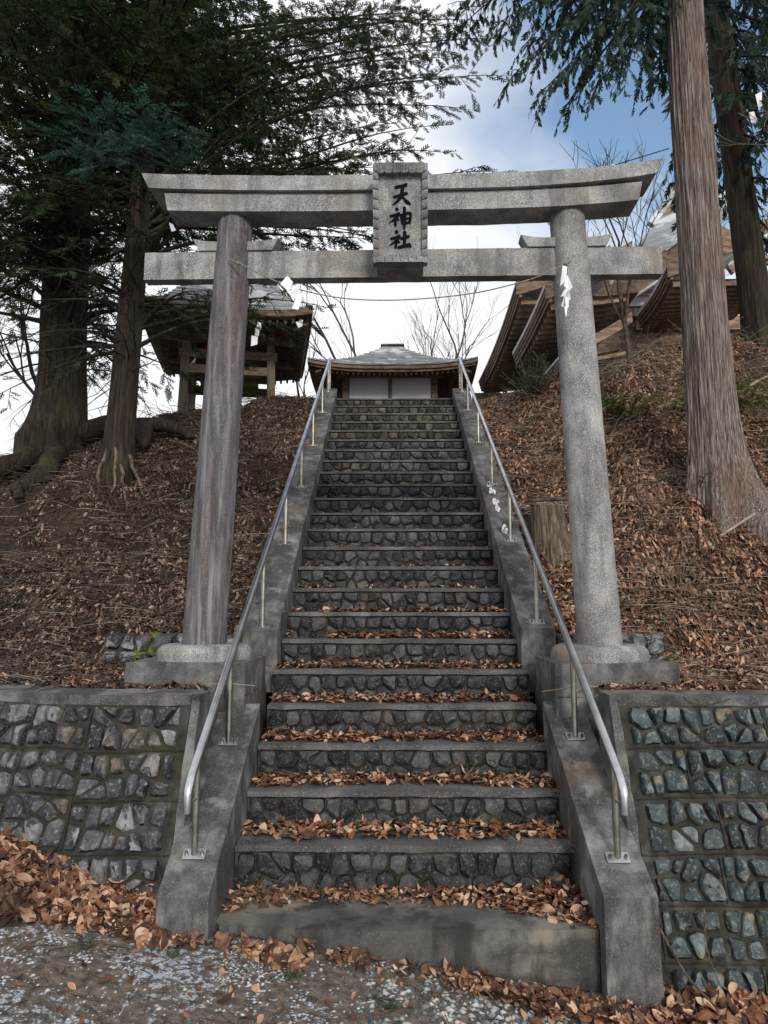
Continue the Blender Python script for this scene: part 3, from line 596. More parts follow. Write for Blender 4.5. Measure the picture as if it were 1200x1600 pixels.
# ------------------------------------------------------------------ cobbled retaining walls
def batter(z): return -.385*(-.48-z)
def retaining(name, path, stone_m, label, zb, inner_x, sgn):
    """path: list of (x, y) at the coping height, from the stairs outwards; face leans back"""
    t = thing(name, (path[0][0], path[0][1], zb), label, 'retaining wall', 'cobbled retaining walls beside the stairs')
    zt = -.52
    body = MB(); sb = MB(); jb = MB()
    def pn(i):
        d = np.array(path[i+1])-np.array(path[i]); d = d/np.hypot(*d); n_ = np.array([d[1], -d[0]]); return -n_ if n_[1] > 0 else n_
    nn_ = [pn(i) for i in range(len(path)-1)]; mit = [nn_[0]]+[(p_+q_)/(1+p_@q_) for p_, q_ in zip(nn_[:-1], nn_[1:])]+[nn_[-1]]
    for ip, (a, b) in enumerate(zip(path[:-1], path[1:])):
        a = np.array(a); b = np.array(b); L = np.hypot(*(b-a)); d = (b-a)/L; nrm = np.array([d[1], -d[0]])
        if nrm[1] > 0: nrm = -nrm
        k = .385
        mA, mB = mit[ip], mit[ip+1]
        def fn(u, v, dd, a=a, d=d, nrm=nrm, L=L, mA=mA, mB=mB):
            v = v+(.016*mnoise.noise(Vector((u*1.6+a[0]*3, v*1.2, 7)))+.007*mnoise.noise(Vector((u*7, v*3, 9))))*min(1, (zt-v)*6+.15); u = u+.016*mnoise.noise(Vector((u*2, v*2.5, 3+a[0])))*min(1, u*8, (L-u)*8)
            q = a+d*u+(mA+(mB-mA)*u/L)*k*(-.48-v)+nrm*dd; return (q[0], q[1], v+dd*k)
        # face slab subdivided
        V = []; Fs = []; nu = max(2, int(L/.06)); nv = 24
        for j in range(nv+1):
            for i in range(nu+1):
                v = zb+(zt-zb)*j/nv; V.append(fn(L*i/nu, v, .010*mnoise.noise(Vector((L*i/nu*6, v*6, a[0]))))) 
        for j in range(nv):
            for i in range(nu): q = j*(nu+1)+i; Fs.append((q, q+1, q+nu+2, q+nu+1))
        body.add(V, Fs)
        V = [fn(0, zb, -.01), fn(0, zt, -.01), (a[0]-nrm[0]*.25, a[1]-nrm[1]*.25, zt), (a[0]-nrm[0]*.25, a[1]-nrm[1]*.25, zb)]
        W = [fn(L, zb, -.01), fn(L, zt, -.01), (b[0]-nrm[0]*.25, b[1]-nrm[1]*.25, zt), (b[0]-nrm[0]*.25, b[1]-nrm[1]*.25, zb)]
        body.add(V+W, [(0, 1, 2, 3), (7, 6, 5, 4), (1, 5, 6, 2), (2, 6, 7, 3), (0, 3, 7, 4)])
        rows = [zt]; 
        while rows[-1] > zb: rows.append(rows[-1]-rng.uniform(.205, .245))
        for r in range(len(rows)-1):
            v1, v0 = rows[r]-.008, rows[r+1]+.006
            us = [.035 if ip == 0 else .0]
            while us[-1] < L-.02: us.append(us[-1]+rng.uniform(.26, .46) if L-us[-1] > .62 else L)
            for i in range(len(us)-1):
                u0, u1 = us[i]+.006, us[i+1]-.004
                if u1-u0 < .06: continue
                nc = max(1, int(round((u1-u0)/.082)))
                rr = 2 if rng.random() > .03 else 1
                for poly in cells(u0, u1, v0, v1, nc if rr == 2 else max(1, nc-1), rr, .44):
                    stone(sb, poly, fn, gap=rng.uniform(.004, .011), h=rng.uniform(.018, .042), shrink=rng.uniform(.87, 1.05))
                if rng.random() < .5:
                    jb.add([fn(us[i]-.004, v0, .006), fn(us[i]+.004, v0, .006), fn(us[i]+.005, v1, .014), fn(us[i]-.003, v1, .014)], [(0, 1, 2, 3)])
            # mortar joint ridge
            nu = int(L/.05); V = []; Fs = []
            for i in range(nu+1):
                u = L*i/nu; w_ = .004*mnoise.noise(Vector((u*9, rows[r+1]*5, 2)))
                V += [fn(u, rows[r+1]-.006+w_, .002), fn(u, rows[r+1]+w_, .009), fn(u, rows[r+1]+.007+w_, .002)]
            for i in range(nu): q = i*3; Fs += [(q, q+3, q+4, q+1), (q+1, q+4, q+5, q+2)]
            jb.add(V, Fs)
    build('mortar_face', body, 'mortar_wall', t); build('stones', sb, stone_m, t, auto=32); build('joints', jb, 'mortar_wall', t)
    # coping
    cb = MB(); P = [np.array(p) for p in path]; out_, in_ = [], []
    for i, p_ in enumerate(P):
        ds = [(P[j+1]-P[j])/np.hypot(*(P[j+1]-P[j])) for j in (i-1, i) if 0 <= j < len(P)-1]
        d = sum(ds)/len(ds); d /= np.hypot(*d); nr = np.array([d[1], -d[0]]); nr = -nr if nr[1] > 0 else nr
        out_.append(p_+nr*.022); in_.append(p_-nr*.30)
    for i in range(len(P)-1):
        V = [(*out_[i], zt-.004), (*out_[i+1], zt-.004), (*in_[i+1], zt-.004), (*in_[i], zt-.004)]; V += [(v[0], v[1], -.472) for v in V]
        cb.add(V, [(0, 1, 5, 4), (3, 7, 6, 2), (4, 5, 6, 7), (3, 2, 1, 0)]+([(0, 4, 7, 3)] if i == 0 else [])+([(1, 2, 6, 5)] if i == len(P)-2 else []))
    build('coping', cb, 'concrete_dk', t, sub=.06, rough=.008, rscale=8, auto=40)
    return t
tl = retaining('retaining_wall', [(-1.094, 4.0), (-1.62, 4.0), (-1.95, 4.06), (-2.35, 4.24), (-2.9, 4.55), (-4.2, 5.32)], 'stone_wall_l', 'grey cobbled retaining wall with bulging purplish stones, left of the stairs', -1.9, -1.094, -1)
tr = retaining('retaining_wall', [(1.24, 4.0), (2.0, 4.0), (2.6, 4.06), (4.6, 4.61)], 'stone_wall_r', 'blue-green cobbled retaining wall in level courses, right of the stairs', -2.2, 1.24, 1)
for t_, xi, xs_ in ((tl, -1.094, -1), (tr, 1.24, 1)):   # smooth side cheek facing the stairs
    zb = -2.0; x0, x1 = sorted((xi-xs_*.002, xi-xs_*.05)) 
    prof = [(4.0+batter(zb)-.005, zb), (3.985, -.50), (3.975, -.468), (4.20, -.468), (4.20, zb)]
    build('side_cheek', MB().prism(prof, 'x', x0, x1), 'concrete_dk', t_, sub=.06, rough=.006, rscale=8, auto=40)
# low rows of stones behind the pillars
for x0, x1, m_, lb_ in ((-2.12, -1.10, 'stone_wall_l', 'low row of mossy rounded stones behind the left pillar base'), (1.22, 2.02, 'stone_wall_r', 'low row of grey-green stones behind the right pillar base')):
    t = thing('low_stone_wall', ((x0+x1)/2, 5.33, -.45), lb_, 'low wall', 'low stone rows behind the gate')
    sb = MB(); hh = .22
    for poly in cells(x0, x1, -.44, -.44+hh+.04, int((x1-x0)/.12), 2, .35): stone(sb, poly, lambda u, v, d: (u, 5.30-d+.3*(v+.46), v), gap=.006, h=.06)
    build('stones', sb, m_, t, auto=35); build('mortar', MB().prism([(5.31, -.6), (5.33, -.22), (5.60, -.20), (5.60, -.6)], 'x', x0, x1), 'mortar', t, sub=.08, rough=.02)
    if m_ == 'stone_wall_l':
        mo = MB(); n_ = 12; ii = []
        for i in range(n_+1):
            for j in range(9):
                u = -1.98+.42*i/n_; a = j/8; e = math.sin(math.pi*i/n_)
                mo.v.append((u, 5.28+.25*a, -.24+.07*math.sin(math.pi*a)*e+.02*mnoise.noise(Vector((u*20, a*6, 0)))-.10*(1-e)-(.10*(1-a/.3) if a < .3 else 0)))
        for i in range(n_):
            for j in range(8): q = i*9+j; mo.f.append((q, q+9, q+10, q+1))
        build('moss', mo, 'moss', t, smooth=True)
# ------------------------------------------------------------------ leaves on the ground
def leaf_template(nu, nv):
    """grid (nu along, nv across) on unit leaf; returns u in [-.5,.5], w in [-1,1], quads"""
    u = np.linspace(-.5, .5, nu); w_ = np.linspace(-1, 1, nv); U, Wd = np.meshgrid(u, w_, indexing='ij')
    idx = np.arange(nu*nv).reshape(nu, nv); Q = np.stack([idx[:-1, :-1], idx[1:, :-1], idx[1:, 1:], idx[:-1, 1:]], -1).reshape(-1, 4)
    return U.ravel(), Wd.ravel(), Q
def scatter_leaves(name, x, y, z, size, m, nu=5, nv=3, tilt=.5, lift=.02, nrm=None, label=None, parent=None):
    n = len(x); size = size*.92*np.clip(np.exp(rng.normal(0, .26, n)), .5, 1.45); nu = 7 if nu == 5 else nu; U, Wd, Q = leaf_template(nu, nv); k = len(U)
    L = size*rng.uniform(.6, 1.25, n); wr = rng.uniform(.17, .30, n)
    prof = np.maximum(.06, np.sin(np.pi*(U+.5))**.75)
    curl = rng.normal(0, 1.5, n); fold = rng.uniform(-.2, .6, n); tw = rng.normal(0, .8, n)
    lx = U[None]*L[:, None]; ly = Wd[None]*prof[None]*L[:, None]*wr[:, None]
    lz = curl[:, None]*(U[None]**2)*L[:, None]*.55+fold[:, None]*np.abs(ly)+tw[:, None]*U[None]*ly
    az = rng.uniform(0, 2*np.pi, n); t1 = rng.normal(0, tilt, n); t2 = rng.normal(0, tilt, n)
    # rotate: roll t1 about x, pitch t2 about y, yaw az
    c, s = np.cos(t1)[:, None], np.sin(t1)[:, None]; ly, lz = ly*c-lz*s, ly*s+lz*c
    c, s = np.cos(t2)[:, None], np.sin(t2)[:, None]; lx, lz = lx*c+lz*s, -lx*s+lz*c
    c, s = np.cos(az)[:, None], np.sin(az)[:, None]; lx, ly = lx*c-ly*s, lx*s+ly*c
    if nrm is not None: lz = lz+nrm[0][:, None]*lx+nrm[1][:, None]*ly
    V = np.stack([x[:, None]+lx, y[:, None]+ly, z[:, None]+lz+(rng.uniform(0, 1, n)**1.5*lift+.006)[:, None]], -1).reshape(-1, 3)
    QQ = (Q[None]+(np.arange(n)*k)[:, None, None]).reshape(-1, 4)
    o = build_np(name, V, QQ, m, parent, smooth=True)
    if label: tag(o, label, None, kind='stuff')
    return o
def on_terrain(x, y):
    z = H(x, y); e = .05; return z, ((H(x+e, y)-z)/e, (H(x, y+e)-z)/e)
def inframe(x, y, z, m=60):
    xr = x*math.cos(PS)+y*math.sin(PS); yf = -x*math.sin(PS)+y*math.cos(PS); d = yf*math.cos(TH)+z*math.sin(TH); u = -yf*math.sin(TH)+z*math.cos(TH)
    px = 600+F*xr/d; py = 800-F*u/d; return (px > -m*3) & (px < 1200+m*3) & (py > -m) & (py < 1600+m*1.5)
def scat(n, x0, x1, y0, y1, keep):
    x = rng.uniform(x0, x1, n); y = rng.uniform(y0, y1, n); k = keep(x, y); x, y = x[k], y[k]
    z, g_ = on_terrain(x, y); k = inframe(x, y, z); g_ = (np.clip(g_[0], -1.2, 1.2), np.clip(g_[1], -1.2, 1.2))
    return x[k], y[k], z[k], (g_[0][k], g_[1][k])
off_stairs = lambda x: np.abs(x-.069) > 1.17
def block(x, y): return ((x > -1.69) & (x < -.8) | (x > .93) & (x < 1.81)) & (y > 4.47) & (y < 5.2)
# left hill (shade painted into the leaf colour), right hill
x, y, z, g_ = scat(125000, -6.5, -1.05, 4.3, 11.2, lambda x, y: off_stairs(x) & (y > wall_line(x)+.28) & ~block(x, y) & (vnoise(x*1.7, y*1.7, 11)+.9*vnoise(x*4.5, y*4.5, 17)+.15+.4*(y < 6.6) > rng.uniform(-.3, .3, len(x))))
scatter_leaves('leaf_litter', x, y, z, .047, 'leaf_shade', 3, 3, .42, .035, g_, 'brown fallen leaves, shade painted into their colour, covering the hillside left of the stairs')
x, y, z, g_ = scat(150000, 1.2, 6.5, 4.3, 10.8, lambda x, y: off_stairs(x) & (y > wall_line(x)+.24) & ~block(x, y) & (vnoise(x*1.9, y*1.9, 12)+.9*vnoise(x*4.5, y*4.5, 18)+.28+.3*(y < 6.6) > rng.uniform(-.3, .3, len(x))))
scatter_leaves('leaf_litter', x, y, z, .049, 'leaf_dk', 3, 3, .45, .04, g_, 'reddish brown fallen leaves covering the hillside right of the stairs')
# foot piles left and right
def keepL(x, y):
    edge = 3.40+.10*np.clip(-1.1-x, 0, 3)*0+.06*vnoise(x*5, y*0+3, 9)*2
    return (y > edge) & (y < wall_line(x)+batter(-1.35)+.10) & (x < -1.04)
x, y, z, g_ = scat(42000, -4.2, -1.03, 3.1, 5.2, keepL); hp = .05*sstep(3.35, 3.7, y)
scatter_leaves('leaf_litter', x, y, z+hp*rng.uniform(.3, 1, len(x)), .070, 'leaf', 5, 3, .38, .045, g_, 'deep pile of tan fallen leaves at the foot of the left cobbled wall')
x, y, z, g_ = scat(9000, -2.9, -.4, 2.9, 3.5, lambda x, y: (y > 3.36-.10*np.abs(x+1.0)+.16*vnoise(x*4, y*4, 8)) & ((x < -1.08) | (y < 3.42)) & (rng.random(len(x)) < .42))
scatter_leaves('leaf_litter', x, y, z, .075, 'leaf', 5, 3, .42, .03, g_, 'thin fringe of fallen leaves where the left leaf pile meets the frosty path')
x, y, z, g_ = scat(9000, 1.21, 3.2, 2.9, 4.3, lambda x, y: (y > 3.05+.1*vnoise(x*4, y*4, 7)) & (y < wall_line(x)+batter(-1.78)+.1) & ((x > 1.215) | (y < 3.40)))
scatter_leaves('leaf_litter', x, y, z+.03*rng.uniform(0, 1, len(x)), .075, 'leaf', 5, 3, .45, .04, g_, 'fallen leaves and twigs at the foot of the blue-green cobbled wall')
def keepF(x, y):
    e = np.interp(x, [-.5, -.2, .1, .5, .9, 1.2], [3.47, 3.46, 3.43, 3.38, 3.36, 3.34])
    return (y < e+.02) & (y > e-.13-.14*vnoise(x*6, y*2, 13)) & (rng.random(len(x)) < np.clip(.30+.9*vnoise(x*5, y*3, 14), .04, .7)+.2*sstep(.4, 1, x))
x, y, z, g_ = scat(9000, -.45, 1.25, 3.0, 3.5, keepF)
scatter_leaves('leaf_litter', x, y, z+.012, .068, 'leaf', 5, 3, .42, .02, g_, 'fallen leaves drifted along the base of the landing slab')
x, y, z, g_ = scat(900, -2.5, 1.7, 2.5, 3.4, lambda x, y: rng.random(len(x)) < .35)
scatter_leaves('leaf_litter', x, y, z, .05, 'leaf', 5, 3, .3, .005, g_, 'odd single leaves lying on the frosty path')
# behind coping, around plinths
x, y, z, g_ = scat(6500, -3.2, 3.2, 4.2, 5.3, lambda x, y: off_stairs(x) & ~block(x, y) & (y > wall_line(x)+.22+.2*vnoise(x*3, y, 5)+.25*(np.abs(x) < 1.8)))
scatter_leaves('leaf_litter', x, y, z, .065, 'leaf_dk', 3, 3, .5, .03, g_, 'fallen leaves lying on the flat ledge behind the cobbled walls')
# on the steps
lx, lyy, lz = [], [], []
for k in range(-9, 15):
    y = Y0+.3*k; z = Z0+R*k if k > -9 else -1.465
    if k == -9:
        n = 1900; xx = rng.uniform(XL, XR, n); yy = rng.uniform(3.5, 3.95, n)
        edge = np.interp(xx, [-.82, -.7, -.4, .3, .55, .75, .96], [3.66, 3.76, 3.82, 3.80, 3.72, 3.62, 3.54])
        kp = yy > edge+.03*rng.normal(0, 1, n); zz = z+.05*np.clip((yy-edge)/.3, 0, 1)*rng.uniform(.2, 1.1, n)
    else:
        cov = np.interp(k, [-8, -4, -2, 2, 14], [1, .9, .7, .10, .012]); n = int(850*np.interp(k, [-8, -3, 0, 14], [1, .8, .45, .4])*cov) if k < 3 else int(20*(15-k)/12)
        xx = rng.uniform(XL, XR, n); yy = y+.30-abs(rng.normal(0, .12, n)) if k > -4 else y+rng.uniform(.07, .30, n)
        kp = (yy > y+.015) & (yy < y+.31) & (vnoise(xx*3, xx*0+k*3.3, 21)+.5+.35*(xx > .5) > (.35 if k > -4 else .12)) & (yy > y+.06+.10*vnoise(xx*4, xx*0+k*1.7, 23)+.05)
        zz = z+.035*np.clip((yy-y-.05)/.25, 0, 1)*rng.uniform(.2, 1.1, n)*(1 if k < -2 else .4)
    lx.append(xx[kp]); lyy.append(yy[kp]); lz.append(zz[kp])
x, y, z = map(np.concatenate, (lx, lyy, lz))
scatter_leaves('leaf_litter', x, y, z, .062, 'leaf', 5, 3, .28, .012, None, 'brown fallen leaves gathered on the treads of the stairs')
# snow crumbs and grit on the path
def blobs(name, x, y, z, s, m, label, flat=.45):
    n = len(x); base = np.array([(1, 0, 0), (.5, .87, .1), (-.5, .87, 0), (-1, 0, .1), (-.5, -.87, 0), (.5, -.87, .1), (0, 0, 1.0), (0, 0, -.6)])
    Q = np.array([(i, (i+1) % 6, 6) for i in range(6)]+[((i+1) % 6, i, 7) for i in range(6)])
    az = rng.uniform(0, 6.28, n); j = rng.uniform(.55, 1.35, (n, 8, 3)); P = base[None]*j*s[:, None, None]; P[..., 2] *= flat; P[..., 0] *= rng.uniform(.8, 1.5, n)[:, None]
    c, s_ = np.cos(az)[:, None], np.sin(az)[:, None]; X_, Y_ = P[..., 0]*c-P[..., 1]*s_, P[..., 0]*s_+P[..., 1]*c
    V = np.stack([X_+x[:, None], Y_+y[:, None], P[..., 2]+z[:, None]], -1).reshape(-1, 3)
    o = build_np(name, V, (Q[None]+(np.arange(n)*8)[:, None, None]).reshape(-1, 3), m); return tag(o, label, None, kind='stuff')
x, y, z, g_ = scat(24000, -2.6, 1.4, 2.5, 3.5, lambda x, y: (vnoise(x*3.5, y*5, 31)+.8*vnoise(x*11, y*14, 32)+.02-.22*sstep(-.9, .2, x) > rng.uniform(0, .35, len(x))) & ~((x < -1.1) & (y > 3.3)))
k = rng.random(len(x)) < .6; x, y, z = x[k], y[k], z[k]
blobs('snow', x, y, z+.001, rng.uniform(.003, .010, len(x)), 'snow', 'crumbs of frozen snow scattered over the path', .3)
x, y, z, g_ = scat(15000, -2.6, 2.0, 2.4, 3.48, lambda x, y: rng.random(len(x)) < .18+.75*sstep(-.3, .5, x)*(1-sstep(3.25, 3.4, y)))
blobs('gravel', x, y, z, rng.uniform(.004, .014, len(x))*np.where(x > -.1, 1.3, .8), 'gravel', 'blue-grey gravel scattered at the front of the path', .7)
x = np.concatenate([rng.uniform(1.3, 2.3, 2600), rng.uniform(1.25, 1.75, 500)]); y = np.concatenate([rng.uniform(10.0, 11.4, 2600), rng.uniform(6.9, 7.3, 500)])
k = vnoise(x*3, y*3, 41) > -.05; x, y = x[k], y[k]
blobs('snow', x, y, H(x, y)+.012, rng.uniform(.01, .035, len(x)), 'snow', 'patch of old snow beside the top of the stairs on the right', .3)
# boulder half buried at the front, loose stick and dry twigs
def rock(name, c, s, label, m='stone_wall_l'):
    import bmesh
    bm = bmesh.new(); bmesh.ops.create_icosphere(bm, subdivisions=4, radius=1)
    for _ in range(9):
        d = Vector(rng.normal(0, 1, 3)).normalized(); h_ = rng.uniform(.6, .9)
        for v in bm.verts:
            q = v.co.dot(d)
            if q > h_: v.co -= d*(q-h_)*.92
    mb = MB(); mb.add([(c[0]+v.co.x*s[0]+.03*s[0]*mnoise.noise(v.co*4), c[1]+v.co.y*s[1], c[2]+v.co.z*s[2]+.06*s[2]*mnoise.noise(v.co*5)) for v in bm.verts], [tuple(v.index for v in f.verts) for f in bm.faces]); bm.free()
    o = build(name, mb, m, loc=c, auto=35); return tag(o, label, 'rock')
rock('rock', (.125, 3.36, -1.665), (.105, .06, .05), 'flat pale lichen-spotted stone lying at the foot of the landing slab', 'stone_wall_r')
o = build('fallen_branch', MB().tube(catmull([at(965, 1076, Y=4.15), at(1005, 1071, Y=4.12), at(1050, 1078, Y=4.02), at(1085, 1092, Y=3.93), at(1110, 1098, Y=3.93), at(1150, 1090, Y=4.0), at(1215, 1082, Y=4.1)]), [.006]*12+[.0045]*100, 6) if False else MB().tube(catmull([at(965, 1076, Y=4.15), at(1005, 1071, Y=4.12), at(1050, 1078, Y=4.02), at(1085, 1092, Y=3.93), at(1110, 1098, Y=3.93), at(1150, 1090, Y=4.0), at(1215, 1082, Y=4.1)]), .004, 6), 'stump'); tag(o, 'thin pale fallen branch lying along the top of the right cobbled wall', 'branch', 'fallen branches')
o = build('fallen_branch', MB().tube(catmull([at(1030, 1450, Y=3.45), at(1070, 1520, Y=3.42), at(1105, 1560, Y=3.4), at(1150, 1610, Y=3.3)]), .006, 6), 'stump'); tag(o, 'long bare twig leaning on the leaves below the right cobbled wall', 'branch', 'fallen branches')
o = build('fallen_branch', MB().tube(catmull([at(1100, 1420, Y=3.52), at(1104, 1480, Y=3.45), at(1125, 1540, Y=3.4)]), .004, 6), 'stump'); tag(o, 'short upright twig standing against the right cobbled wall', 'branch', 'fallen branches')
o = build('fallen_branch', MB().tube(catmull([at(1125, 838, Y=6.1), at(1165, 812, Y=6.2), at(1215, 780, Y=6.4)]), .012, 6), 'pale_twig'); tag(o, 'straight fallen branch on the leaves below the big cedar roots', 'branch', 'fallen branches')
o = build('fallen_branch', MB().tube(catmull([at(1155, 615, Y=7.5), at(1180, 598, Y=7.6), at(1215, 580, Y=7.6)]), .014, 6), 'pale_twig'); tag(o, 'broken stick lying to the right of the big cedar trunk', 'branch', 'fallen branches')
# dry grass and twigs on the hills (stuff)
def twigs(n, x0, x1, y0, y1, label, m, L0=.12, L1=.4, r=.0022, up=.25):
    x = rng.uniform(x0, x1, n); y = rng.uniform(y0, y1, n); k = off_stairs(x) & ~block(x, y) & (y > wall_line(x)+.2) if y0 > 3.9 else x > -99; x, y = x[k], y[k]; z, g_ = on_terrain(x, y); k = inframe(x, y, z); x, y, z = x[k], y[k], z[k]; n = len(x)
    az = rng.uniform(0, 6.28, n); L = rng.uniform(L0, L1, n); el = np.abs(rng.normal(0, up, n)); bend = rng.normal(0, .25, (n, 2))
    V = []; seg = 4
    ts = np.linspace(-.1, 1, seg)
    P = np.stack([x[:, None]+np.cos(az)[:, None]*L[:, None]*ts*np.cos(el)[:, None]+bend[:, :1]*L[:, None]*ts**2, y[:, None]+np.sin(az)[:, None]*L[:, None]*ts*np.cos(el)[:, None]+bend[:, 1:]*L[:, None]*ts**2, np.zeros((n, seg))], -1)
    zz = H(P[..., 0], P[..., 1]); P[..., 2] = np.maximum(zz+.02, z[:, None]+.03+L[:, None]*ts*np.sin(el)[:, None]-L[:, None]*ts**2*.15)
    W = np.stack([-np.sin(az), np.cos(az), np.zeros(n)], -1)[:, None]*r; U_ = np.array([0, 0, r])
    A = np.stack([P+W, P-W*.5+U_, P-W*.5-U_], 2)   # n,seg,3,3
    V = A.reshape(-1, 3); Q = []
    for s in range(seg-1):
        for j in range(3): Q.append((s*3+j, s*3+(j+1) % 3, (s+1)*3+(j+1) % 3, (s+1)*3+j))
    Q = np.array(Q); QQ = (Q[None]+(np.arange(n)*seg*3)[:, None, None]).reshape(-1, 4)
    tag(build_np('dry_twigs', V, QQ, m), label, None, kind='stuff')
twigs(5200, -6, -1.1, 4.4, 10.8, 'dry twigs and dead grass lying over the left hillside', 'twig', .1, .45, .0028)
twigs(1600, -6, -1.1, 4.4, 10.8, 'pale dead stalks on the left hillside', 'pale_twig', .1, .35, .0022)
twigs(6500, 1.2, 6.2, 4.4, 10.6, 'dry twigs and dead grass lying over the right hillside', 'pale_twig', .08, .32, .0024)
twigs(500, 1.8, 5.0, 7.6, 10.2, 'dead upright stalks along the right crest', 'pale_twig', .2, .6, .0022, .9)
twigs(260, -2.5, 1.6, 2.6, 3.4, 'bits of twig on the frosty path', 'twig', .04, .14, .002, .1)

# ------------------------------------------------------------------ trees
def trunk_mesh(base, top, r0, r1, flare=.6, lobes=7, n=72, m=60, seed=0, lobe_dir=None, amp=.06, sink=.5, flare_h=.35, ridge=.04):
    base, top = np.array(base, float), np.array(top, float); mb = MB(); V = []; Fs = []
    Ht = top[2]-base[2]
    for i in range(m+1):
        t = (i/m)**1.6; z = base[2]-sink+t*(Ht+sink); f = (z-base[2])/Ht; cx = base[0]+(top[0]-base[0])*f; cy = base[1]+(top[1]-base[1])*f
        h = z-base[2]; r = r0+(r1-r0)*max(0, f)
        for k in range(n):
            a = 2*math.pi*k/n; lo = .5+.5*math.cos(lobes*a+seed+.8*math.sin(2*a+seed)); e = math.exp(-max(0, h+.25)/flare_h)
            d = 1+flare*e*(.45+.9*lo**1.5)
            if lobe_dir is not None: d += lobe_dir[1]*e*max(0, math.cos(a-lobe_dir[0]))**3
            q = Vector((math.cos(a)*2.6, math.sin(a)*2.6, z*.35+seed)); d += amp*mnoise.noise(q*2.2)+amp*.55*mnoise.noise(Vector((math.cos(a)*9, math.sin(a)*9, z*.7+seed)))+amp*.35*mnoise.noise(Vector((math.cos(a)*22, math.sin(a)*22, z*1.3)))
            aa = a+.05*mnoise.noise(Vector((math.cos(a)*2, math.sin(a)*2, z*.9))); d -= ridge*(1-abs(mnoise.noise(Vector((math.cos(aa)*13, math.sin(aa)*13, z*.55+seed))))*2.4)**3*.6-ridge*.35*mnoise.noise(Vector((math.cos(aa)*34, math.sin(aa)*34, z*1.6)))
            if ridge > .06: d += .16*e*mnoise.noise(Vector((math.cos(a)*7, math.sin(a)*7, z*5)))
            V.append((cx+math.cos(a)*r*d, cy+math.sin(a)*r*d, z))
    for i in range(m):
        for k in range(n): Fs.append((i*n+k, i*n+(k+1) % n, (i+1)*n+(k+1) % n, (i+1)*n+k))
    Fs.append(tuple(range(m*n, m*n+n))); return mb.add(V, Fs)
SPR = {}
def spray_template(kind, seed):
    """flat spray pointing +x, unit length; returns V, Q"""
    r = random.Random(seed); V = []; Q = []
    def blade(p, d, L, w_):
        d = np.array(d)/np.linalg.norm(d); s = np.cross(d, [0, 0, 1]); s /= np.linalg.norm(s)+1e-9; p = np.array(p); o = len(V)
        V.extend([p-s*w_*.35, p+s*w_*.35, p+d*L*.6+s*w_*.5, p+d*L*.6-s*w_*.5, p+d*L+s*w_*.12, p+d*L-s*w_*.12]); Q.extend([(o, o+1, o+2, o+3), (o+3, o+2, o+4, o+5)])
    if kind == 'fir':
        for i in range(8):
            t = .1+.85*i/8; s = (-1)**i
            blade((t, 0, 0), (1, s*r.uniform(.7, 1.3), r.uniform(-.25, .25)), .42*(1-t*.55)*r.uniform(.8, 1.2), .10)
        blade((0, 0, 0), (1, 0, 0), 1.0, .09)
    else:
        for i in range(8):
            t = .05+.9*i/8; s = (-1)**i
            blade((t, 0, 0), (1, s*r.uniform(.35, .9), r.uniform(-.3, .15)), .48*(1-t*.4)*r.uniform(.8, 1.25), .13)
        blade((0, 0, 0), (1, 0, -.05), 1.05, .12)
    return np.array(V), np.array(Q)
for kd in ('fir', 'cedar'): SPR[kd] = [spray_template(kd, s) for s in range(4)]
